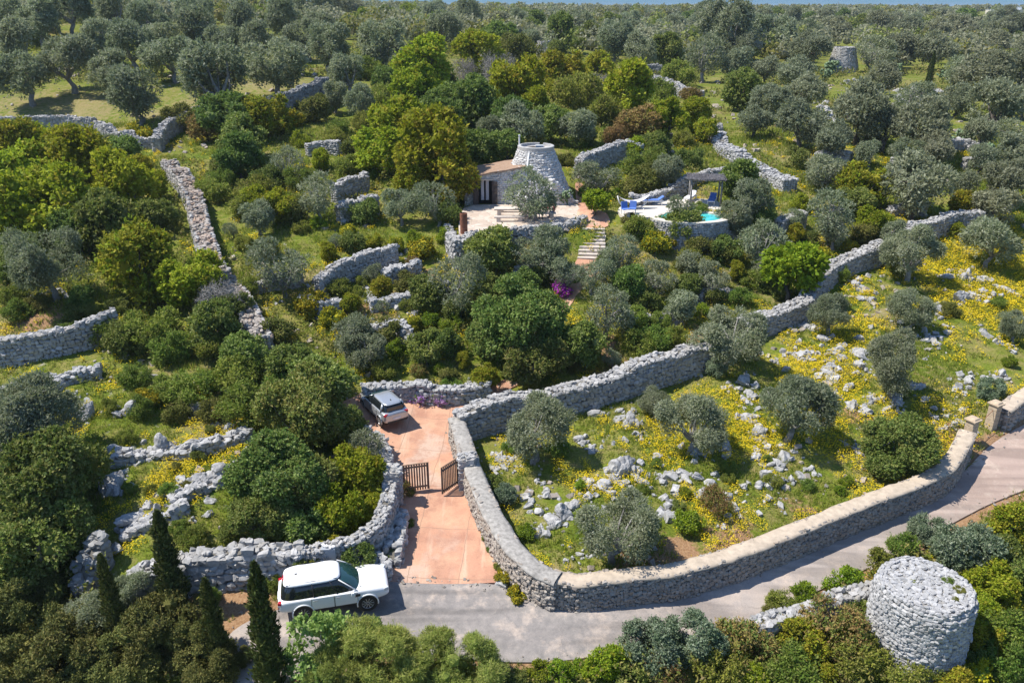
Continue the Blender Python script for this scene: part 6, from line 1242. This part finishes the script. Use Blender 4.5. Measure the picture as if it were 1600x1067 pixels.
# more bushes and far trees filling in between, each placed clear of the ones above
def fill(poly, n, kinds, wr, gap, seed):
    rng = np.random.default_rng(seed); us = [p[0] for p in poly]; vs = [p[1] for p in poly]; done = 0
    for _ in range(n*30):
        if done >= n: break
        u, v = rng.uniform(min(us), max(us)), rng.uniform(min(vs), max(vs))
        if not inpoly(np.array([u]), np.array([v]), poly)[0]: continue
        wd = rng.uniform(*wr)
        if any(abs(u-a)/1.15 < gap*(wd+c)/2 and abs(v-b_) < gap*.8*(wd+c)/2 for a, b_, c, *_ in PLACED): continue
        if 880 < u < 965 and 320 < v+wd*.3 < 425 or 725 < u < 905 and 300 < v < 372 or 1272 < u < 1358 and 60 < v < 150 or 960 < u < 1125 and 290 < v+wd*.2 < 345: continue
        P = at(u, v+wd*.4)
        if any(dist_poly(np.array([P[0]]), np.array([P[1]]), q)[0] < .8 for q in [ROAD, DRIVE]+PATHS): continue
        plant_auto(str(rng.choice(list(kinds))) if not isinstance(kinds, list) else kinds[rng.integers(len(kinds))], u, v, wd); done += 1
fill([(1100,40),(1610,40),(1610,330),(1450,325),(1300,310),(1180,200),(1100,110)], 62, ['OF']*5+['O','OF','K','BG','OS'], (46,80), .62, 1)
fill([(1000,25),(1610,20),(1610,80),(1100,80)], 34, ['OF','OF','O','D'], (26,44), .5, 21)
fill([(560,20),(1090,25),(1100,110),(1000,100),(900,90),(560,60)], 40, ['O','OF','D','K','OF'], (34,58), .58, 2)
fill([(0,5),(540,5),(540,110),(450,75),(300,90),(0,80)], 26, ['O','OF','OF','K'], (44,70), .6, 3)
fill([(560,100),(1000,130),(1090,190),(1100,280),(1000,240),(880,215),(560,260)], 36, ['D','B','BG','S','K','O','S'], (32,62), .55, 4)
fill([(330,200),(540,150),(600,200),(560,380),(480,420),(400,430),(340,330)], 17, ['S','L','OS','BG','S','Y'], (26,46), .66, 5)
fill([(480,420),(600,340),(700,350),(700,400),(900,400),(900,440),(1000,330),(1250,330),(1360,380),(1250,440),(1110,520),(960,570),(860,590),(560,590)], 30, ['S','K','OS','L','S','RS','BG','Y'], (20,40), .68, 6)
fill([(1000,340),(1240,300),(1300,380),(1200,460),(1060,480)], 14, ['OS','K','S','D'], (34,60), .6, 7)
fill([(0,380),(60,440),(300,500),(400,500),(420,600),(300,640),(180,560),(0,480)], 12, ['S','K','D'], (30,55), .7, 8)
fill([(430,1067),(600,1045),(840,1055),(930,1045),(1180,1000),(1380,950),(1380,1067)], 16, ['S','K','RS','BG','L'], (40,70), .6, 9)
fill([(1500,900),(1600,800),(1600,1067),(1480,1067),(1530,980)], 10, ['S','K','BG','B'], (44,80), .55, 10)
fill([(0,200),(180,220),(260,300),(260,350),(0,400)], 8, ['B','D','BG'], (60,90), .5, 11)
fill([(0,880),(180,920),(350,980),(400,1067),(0,1067)], 8, ['N','N','OH'], (60,100), .55, 12)
fill([(760,700),(1000,650),(1250,600),(1560,450),(1590,560),(1440,680),(1050,860),(870,860)], 14, ['S','K','S','L'], (14,26), .9, 13)
fill([(150,560),(400,600),(400,680),(250,830),(100,640)], 10, ['S','K','S'], (18,34), .9, 14)
# ------------------------------------------------------------------ rocks
def rock_mesh(seed, tall=1.):
    """jagged, pitted karst limestone: several broken lobes fused into one block"""
    rng = np.random.default_rng(seed); bm = bmesh.new(); bmesh.ops.create_icosphere(bm, subdivisions=4, radius=1)
    D = np.array([v.co[:] for v in bm.verts]); Fs = np.array([[v.index for v in f.verts] for f in bm.faces]); bm.free()
    D = unit(D); r = np.full(len(D), .26)
    for _ in range(rng.integers(4, 7)):                            # lobes
        c = rng.normal(size=3)*np.array([.26, .2, .14]); rad = rng.uniform(.16, .32); bq = D@c; disc = bq*bq-(c@c)+rad*rad
        r = np.maximum(r, np.where(disc > 0, bq+np.sqrt(np.clip(disc, 0, 9)), 0))
    V = D*r[:, None]
    for _ in range(7):
        n = unit(rng.normal(size=3)); d = V@n; V = V-np.outer(np.clip(d-rng.uniform(.25, .4), 0, 9)*.92, n)
    f = np.zeros(len(V))
    for k in range(5):
        s = 5.*1.9**k; w_ = rng.normal(size=(4, 3)); f += (1-np.abs(np.sin(V@w_[0]*s+seed))*np.abs(np.cos(V@w_[1]*s))*1.6-np.abs(np.sin(V@w_[2]*s))*.5)*.5/1.55**k
    V = V*(1-np.clip(f, -.4, 1.6)*.17)[:, None]; V[:, 2] *= tall
    return mesh_np('limestone_boulder', V, Fs, M['rock'])
RK = [rock_mesh(s, t) for s, t in enumerate([.8, .9, 1., .75, 1.25, .7, 1.5, .85, 1.05])]
ROCKS = []
RRNG = np.random.default_rng(77)
def rock(u, v, wpx, group, label, k=None):
    if len(ROCKS) >= 296: return
    P = at(u, v); dep = proj(P)[2]; s = wpx/F*dep*1.1
    if any(dist_poly(np.array([P[0]]), np.array([P[1]]), q)[0] < .25+s*.3 for q in [ROAD, DRIVE]): return
    i = RRNG.integers(len(RK)) if k is None else k
    o = link('limestone_boulder', RK[i], loc=(P[0], P[1], float(HG(P[0], P[1]))+s*.06), rz=RRNG.uniform(0, 6.28))
    o.rotation_euler[0] = RRNG.normal(0, .2); o.rotation_euler[1] = RRNG.normal(0, .2); a = s*RRNG.uniform(.9, 1.6); o.scale = (a, s*RRNG.uniform(.7, 1.1), s*RRNG.uniform(.7, 1.15)); tag(o, label, 'rock', group); ROCKS.append(o)
GA = ('grey weathered rocks of the flower field', 'grey weathered rock in the flowery field right of the driveway wall')
GB = ('grey weathered rocks of the left field', 'grey weathered rock in the left field above the boulder wall')
GD = ('rocks of the bare upper right slope', 'grey rock on the bare stony patch around the lone far cypress')
GC = ('grey rocks of the terraced garden', 'grey rock among the bushes of the terraced garden')
LINES = [([(1375,132),(1410,146),(1450,158),(1490,166)],13,GD),([(1400,156),(1440,168),(1470,150)],13,GD),([(1285,160),(1298,186),(1305,210)],11,GD),([(1320,128),(1350,132)],12,GD),([(925,645),(948,640),(975,650),(992,672),(1005,690)],20,GA),([(1160,605),(1166,640),(1180,668),(1190,690)],16,GA),([(1300,545),(1306,580),(1300,625)],16,GA),([(1208,557),(1235,551),(1268,560),(1300,575)],12,GA),([(1338,535),(1346,560),(1342,590)],20,GA),
 ([(1000,742),(1030,745),(1060,748),(1088,745)],14,GA),([(1088,750),(1092,775)],13,GA),([(945,757),(965,742),(980,722)],22,GA),([(855,832),(875,805),(900,785),(920,760)],19,GA),([(830,845),(850,820)],14,GA),([(1100,772),(1140,790),(1155,815)],17,GA),([(1130,700),(1100,712),(1075,705)],14,GA),
 ([(1470,488),(1500,470),(1535,462),(1580,455)],16,GA),([(1450,530),(1480,520)],12,GA),([(1500,600),(1540,588),(1575,590)],15,GA),([(770,735),(800,712),(825,700)],17,GA),([(1340,640),(1375,625),(1385,640)],15,GA),([(1460,640),(1490,655)],13,GA),([(1180,760),(1210,752),(1245,748),(1270,745)],13,GA),([(880,880),(905,870),(925,878)],12,GA),([(900,690),(925,700),(935,715)],14,GA),([(1230,520),(1260,505),(1290,530)],12,GA),([(1330,440),(1345,460),(1370,480)],12,GA),([(1470,435),(1500,428),(1540,440)],15,GA),([(1400,640),(1420,600)],10,GA),([(1320,690),(1350,705)],11,GA),([(1190,725),(1230,720)],10,GA),([(1560,535),(1590,545)],13,GA),([(1040,770),(1060,790),(1045,805)],12,GA),
 ([(172,718),(205,708),(245,704),(290,705),(340,690),(388,675)],26,GB),([(265,778),(300,762),(330,748),(365,738)],27,GB),([(185,832),(215,822),(250,800),(285,786)],26,GB),([(100,610),(118,628),(138,645),(150,662)],27,GB),([(55,632),(80,625)],24,GB),([(0,640),(25,628)],20,GB),([(190,655),(205,640)],30,GB),([(300,632),(330,642),(320,625)],20,GB),([(210,590),(240,580)],18,GB),([(160,770),(180,760),(200,745)],24,GB),([(20,755),(60,760),(110,742)],22,GB),([(300,812),(318,805)],24,GB),([(20,470),(50,480),(100,470),(120,465)],24,GB),([(160,590),(180,600)],16,GB),([(255,600),(290,590)],16,GB),([(345,660),(365,655)],16,GB),
 ([(556,440),(572,458),(590,470)],20,GC),([(640,480),(652,500),(660,515)],20,GC),([(575,435),(585,420)],18,GC),([(560,500),(575,520),(585,505)],22,GC),([(568,580),(590,592),(610,588)],24,GC),([(722,595),(728,606)],34,GC),([(715,470),(740,480)],16,GC),([(700,450),(745,445)],14,GC),([(480,440),(500,450),(470,465)],14,GC),([(1000,500),(1040,490),(1060,500)],12,GC),([(1120,415),(1140,420)],12,GC),([(760,400),(790,410)],12,GC),([(1080,360),(1110,350)],14,GC),([(860,355),(890,360)],16,GC),([(420,470),(440,478)],14,GC),([(650,395),(625,405)],14,GC)]
for pts, sz, (grp, lab) in LINES:
    W0 = np.array(pts, float); seg = np.linalg.norm(np.diff(W0, axis=0), axis=1); L_ = seg.sum(); cum = np.r_[0, np.cumsum(seg)]; s = 0
    while s <= L_:
        u, v = np.interp(s, cum, W0[:, 0]), np.interp(s, cum, W0[:, 1]); k = sz*(.45+1.15*RRNG.random()**1.6); rock(u+RRNG.normal(0, 4), v+RRNG.normal(0, 3.5), k, grp, lab); s += k*RRNG.uniform(.45, 1.1)
for u, v, s in ((863,742,20),(884,743,15),(1120,640,16),(728,598,38),(590,590,30),(418,806+0,1),): 
    if s > 5: rock(u, v, s, *GA) if u > 800 else rock(u, v, s, *GC)
rock(640, 807, 13, 'rock beside the gate', 'small pale rock lying on the left edge of the driveway'); rock(560, 905, 40, 'rocks by the driveway mouth', 'large grey rock at the foot of the bank beside the driveway mouth'); rock(582, 898, 34, 'rocks by the driveway mouth', 'large grey rock at the foot of the bank beside the driveway mouth')
for _ in range(60):
    u, v = RRNG.uniform(760, 1590), RRNG.uniform(440, 870)
    if inpoly(np.array([u]), np.array([v]), [(760,700),(1000,640),(1120,560),(1250,500),(1330,430),(1600,400),(1600,590),(1500,660),(1300,780),(1060,860),(880,880)])[0]: rock(u, v, RRNG.uniform(6, 14), *GA)
# ------------------------------------------------------------------ ground cover nobody could count
def scatter(n, box, seed, keep):
    rng = np.random.default_rng(seed); x0, x1, y0, y1 = box; y = y0+(y1-y0)*rng.random(n)**1.25; x = rng.uniform(-1, 1, n)*(8+y*.80); x = np.clip(x, x0, x1)
    z = HG(x, y); u, v, d = proj(np.stack([x, y, z], -1)); ok = (u > -60) & (u < 1660) & (v > -20) & (v < 1120) & keep(x, y, u, v)
    x, y, z, u, v = x[ok], y[ok], z[ok], u[ok], v[ok]
    m_ = np.ones(len(x), bool)
    for P in [ROAD, DRIVE]+PATHS: m_ &= dist_poly(x, y, P) > (-.4 if P is ROAD else .12)
    for cx, cy, r in [(TC[0], TC[1], 4.2), (NEAR_T[0], NEAR_T[1], 2.3)]: m_ &= (x-cx)**2+(y-cy)**2 > r*r
    m_ &= ~inpoly(x, y, tp) & ~inpoly(x, y, dp) & ~(((x-PC[0])/3.5)**2+((y-PC[1])/2.4)**2 < 1)
    m_ &= ~((x-TC[0] > xl-.3) & (x-TC[0] < 0) & (y-TC[1] > yf-.3) & (y-TC[1] < yb+.3))
    return np.stack([x[m_], y[m_], z[m_]], -1), rng
# scrub: low tangled bushes on the slopes and verges
HILL = [(400,600),(400,480),(330,380),(300,280),(260,240),(330,190),(520,120),(560,60),(1100,60),(1250,300),(1380,380),(1250,460),(1110,530),(960,580),(800,600),(740,600),(560,600)]
LEFTW = [(-60,200),(150,215),(250,260),(300,330),(330,420),(400,520),(330,560),(180,470),(-60,470)]
VERGE = [(400,1120),(440,1040),(600,1020),(850,1045),(950,1032),(1180,990),(1190,975),(1380,890),(1450,850),(1600,775),(1660,750),(1660,1120)]
LOWL = [(-60,880),(100,900),(200,925),(330,965),(340,1000),(320,1120),(-60,1120)]
def keep(x, y, u, v):
    n_ = fbm(x, y, .33, 12); k = inpoly(u, v, HILL) & (n_ > .08) | inpoly(u, v, LEFTW) | inpoly(u, v, VERGE) & (n_ > -.35) | inpoly(u, v, LOWL)
    k |= (u > 1100) & (v < 330) & (n_ > .1) | (u < 420) & (v > 540) & (v < 860) & (n_ > .32) | (v < 130) & (n_ > .0)
    return k & (dist_poly(x, y, ROAD) > .7) & (dist_poly(x, y, DRIVE) > .4)
pts, rg = scatter(95000, (-130, 130, 18, 175), 5, keep)
far_ = np.hypot(pts[:, 0], pts[:, 1]); sc = .7+far_/85
hgt = np.clip(.45+.5*fbm(pts[:, 0], pts[:, 1], .9, 14), .08, 1.1); hgt *= np.where(proj(pts)[1] > 880, 2.0, 1.0); pts[:, 2] += hgt*rg.random(len(pts))**.7
out = unit(rg.normal(size=(len(pts), 3))+np.array([0, 0, .9]))
V = sprays(rg, pts, out, 4, .26, .17, .085, .1, .4)
V = (V.reshape(-1, 16, 3)-pts[:, None, :])*sc[:, None, None]+pts[:, None, :]
o = link('scrub', mesh_np('scrub', V.reshape(-1, 3), quads(V.shape[0]*16), M['scrub'])); tag(o, 'low tangled green and brown scrub covering the slopes and verges', 'scrub', kind='stuff')
# grass tufts
def keepg(x, y, u, v): return (fbm(x, y, .5, 22)+.5*fbm(x, y, 1.9, 23) > -.25) & (dist_poly(x, y, ROAD) > .1+.5*fbm(x, y, 1.1, 24))
pts, rg = scatter(230000, (-80, 80, 18, 100), 8, keepg); n = len(pts); far_ = np.hypot(pts[:, 0], pts[:, 1]); sc = (.6+far_/70)
lng = np.clip(.16+.12*fbm(pts[:, 0], pts[:, 1], .8, 25), .05, .5)*sc
V = []
for k in range(3):
    a = rg.uniform(0, 6.283, n); wv_ = .022*sc; dx, dy = np.cos(a), np.sin(a); lean = rg.normal(0, .45, (n, 2))*lng[:, None]; j = rg.normal(0, .05, (n, 2))*sc[:, None]
    b0_ = pts.copy(); b0_[:, :2] += j; A = b0_+np.stack([dx*wv_, dy*wv_, 0*dx-.03], -1); B = b0_-np.stack([dx*wv_, dy*wv_, 0*dx+.03], -1)
    T_ = b0_+np.stack([lean[:, 0], lean[:, 1], lng*rg.uniform(.7, 1.3, n)], -1); V.append(np.stack([A, B, T_], 1))
V = np.concatenate(V).reshape(-1, 3); o = link('grass', mesh_np('grass', V, np.arange(len(V)).reshape(-1, 3), M['grass'])); tag(o, 'rough green and straw-coloured grass between the rocks', 'grass', kind='stuff')
# yellow flowers
zr = Z[..., 0]
def zone_at(x, y):
    i = np.clip(np.searchsorted(gx, x)-1, 0, len(gx)-1); j = np.clip(np.searchsorted(gy, y)-1, 0, len(gy)-1); return zr[j, i]
def keepf(x, y, u, v): return (dist_poly(x, y, ROAD) > .3) & ((zone_at(x, y)+.45*fbm(x, y, .9, 31)+.4*fbm(x, y, 3.1, 32) > .33) | (fbm(x, y, .6, 33)+.6*fbm(x, y, 2.3, 34) > .72) & (v > 400) & (v < 870))
pts, rg = scatter(380000, (-60, 80, 18, 95), 9, keepf); n = len(pts); far_ = np.hypot(pts[:, 0], pts[:, 1]); pts[:, 2] += rg.uniform(.08, .34, n)
c = (pts[:, None, :]+rg.normal(0, .09, (n, 3, 3))*np.array([1, 1, .5])).reshape(-1, 3); k = len(c); sz = np.repeat(.028+far_/1000, 3)
V = cards(c, rg.normal(size=(k, 3))*np.array([1, 1, .3]), np.array([0, 0, 1.])+rg.normal(0, .4, (k, 3)), sz, sz); o = link('wild_flowers', mesh_np('wild_flowers', V, quads(len(V)), M['flower'])); tag(o, 'sheets of small yellow wild flowers in the meadows', 'flowers', kind='stuff')
# the smaller rocks of the fields, past the three hundred built one by one
rg = np.random.default_rng(19); S = Stones()
for pts_, sz, (grp, lab) in LINES+[([(741,762),(750,795),(760,825)],8,GA),([(764,835),(776,866),(790,890)],8,GA)]:
    W0 = np.array([at(*p_)[:2] for p_ in pts_]); seg = np.linalg.norm(np.diff(W0, axis=0), axis=1); cum = np.r_[0, np.cumsum(seg)]
    for _ in range(int(seg.sum()*5)):
        s_ = rg.uniform(0, seg.sum()); x_, y_ = np.interp(s_, cum, W0[:, 0])+rg.normal(0, .5), np.interp(s_, cum, W0[:, 1])+rg.normal(0, .5); d_ = .12+.42*rg.random()**2.2
        if dist_poly(np.array([x_]), np.array([y_]), DRIVE)[0] > .05: S.put((x_, y_, float(HG(x_, y_))+d_*.12), (d_*rg.uniform(.9, 1.7), d_, d_*rg.uniform(.6, 1.1)), rg.uniform(0, 6))
def keepr(x, y, u, v): return inpoly(u, v, [(760,720),(1000,640),(1120,560),(1250,500),(1330,430),(1600,400),(1600,590),(1500,660),(1300,780),(1060,860),(880,880)]) & (fbm(x, y, .7, 51)+.6*fbm(x, y, 2.2, 52) > .35)
for p_ in scatter(14000, (-20, 60, 25, 75), 20, keepr)[0][:2200]: d_ = .08+.34*rg.random()**3; S.put((p_[0], p_[1], p_[2]+d_*.12), (d_*rg.uniform(.9, 1.7), d_, d_*rg.uniform(.6, 1.1)), rg.uniform(0, 6))
V, Fs = S.geo(rg, False, .5); V = V+.05*np.stack([fbm(V[:, 0]+V[:, 2]*1.7, V[:, 1], 9, 60+k) for k in range(3)], -1); o = link('small_rocks', mesh_np('small_rocks', V, Fs, M['rock'])); tag(o, 'small jagged grey rocks scattered through the flower field and left field', 'rocks', kind='stuff')
# loose stones
def keeps(x, y, u, v): return (dist_poly(x, y, ROAD) > .1) & (fbm(x, y, .45, 41)+.5*fbm(x, y, 1.7, 42) > .45) & (v > 100) & ~inpoly(u, v, LEFTW)
pts, rg = scatter(16000, (-90, 90, 18, 150), 10, keeps); S = Stones()
for p_ in pts: d = .07+.25*rg.random()**3; d *= .7+p_[1]/90; S.put((p_[0], p_[1], p_[2]+d*.15), (d*1.3, d, d*.7), rg.uniform(0, 6))
rim = []
for P in (ROAD, DRIVE):
    e = np.roll(P, -1, 0)-P
    for a_, d_ in zip(P, e):
        for t in np.arange(0, np.linalg.norm(d_), .22):
            q_ = a_+d_/np.linalg.norm(d_)*t+rg.normal(0, .22, 2)
            if rg.random() < .7: s_ = rg.uniform(.03, .12); S.put((q_[0], q_[1], float(H(q_[0], q_[1]))+.03), (s_*1.3, s_, s_*.6), rg.uniform(0, 6))
V, Fs = S.geo(rg, True, .5); o = link('loose_stones', mesh_np('loose_stones', V, Fs, M['stone_warm'])); tag(o, 'small loose stones scattered over grass and road edges', 'stones', kind='stuff')
# the far wood beyond the groves, one mass
rg = np.random.default_rng(61); n = 3600; y = 170*(8.0**rg.random(n)); x = rg.uniform(-1, 1, n)*(y*.75+20); z = H(x, y); u, v, d = proj(np.stack([x, y, z], -1))
pl = np.array([(a, b_) for *_, a, b_, r_ in [(e_[4], e_[5], e_[6]) for e_ in PLACED]]); ok = (u > -80) & (u < 1680) & (y > 175)
ok &= ~((abs(u-1068) < 36) & (v > 36) & (v < 56)) & ~((abs(u-522) < 22) & (v > 30) & (v < 44)) & ~((abs(u-1315) < 32) & (v > 80) & (v < 150)) & ~((abs(u-1560) < 60) & (v > 22) & (v < 44))
x, y, z = x[ok], y[ok], z[ok]; n = len(x); gk = fbm(x, y, .03, 72); ok = (gk > -.75); x, y, z = x[ok], y[ok], z[ok]; n = len(x); tk = rg.choice(4, n, p=[.55, .17, .16, .12]); R2 = rg.uniform(1.7, 3.4, n)*(1+.45*np.clip(fbm(x, y, .02, 71), -.6, 1))*(1+y/3000); R2 = np.minimum(R2, 3.9); per = 110
d_ = unit(rg.normal(size=(n, per, 3))+np.array([0, 0, .5])); cc = np.stack([x, y, z+R2*.95], -1)[:, None, :]+d_*R2[:, None, None]*rg.uniform(.55, 1.05, (n, per, 1))*np.array([1, 1, .85])
k = n*per; s_ = np.repeat(.5+y/600, per)*rg.uniform(.6, 1.3, k); V = cards(cc.reshape(k, 3), rg.normal(size=(k, 3)), d_.reshape(k, 3)+rg.normal(0, .45, (k, 3)), s_, s_*.65)
hv, hf = hull_blob(rg, np.zeros(3), 1., .85, 1); HV = (hv[None]*R2[:, None, None]*.45+np.stack([x, y, z+R2*.85], -1)[:, None, :]).reshape(-1, 3); HF = (hf[None]+(np.arange(n)*len(hv))[:, None, None]).reshape(-1, 3)+len(V)
o = link('far_wood', mesh_np('far_wood', np.concatenate([V, HV]), [quads(len(V)), HF], [M['olive_far'], M['olive'], M['mastic'], M['dark']], np.r_[np.repeat(tk, per), np.repeat(tk, len(hf))])); tag(o, 'distant grey-green wood and olive groves reaching the skyline', 'wood', kind='stuff')

# ------------------------------------------------------------------ air
hz, nt = bpy.data.materials.new('air'), None; hz.use_nodes = True; nt = hz.node_tree; nt.nodes.remove(nt.nodes['Principled BSDF'])
pv = nt.nodes.new('ShaderNodeVolumePrincipled'); pv.inputs['Color'].default_value = (.72, .82, .95, 1); pv.inputs['Density'].default_value = .00014; pv.inputs['Anisotropy'].default_value = .2; nt.links.new(pv.outputs[0], nt.nodes['Material Output'].inputs['Volume'])
top = 34.0; q = MB(); zlo = float(GZ.min())-1.0; X0, X1, Y0, Y1 = gx[0]-2, gx[-1]+2, gy[0]-2, gy[-1]+2
q.box(((X0+X1)/2, (Y0+Y1)/2, (zlo+top)/2), (X1-X0, Y1-Y0, top-zlo)); o = q.build('haze', hz); tag(o, 'thin pale summer haze in the air', 'haze', kind='stuff')
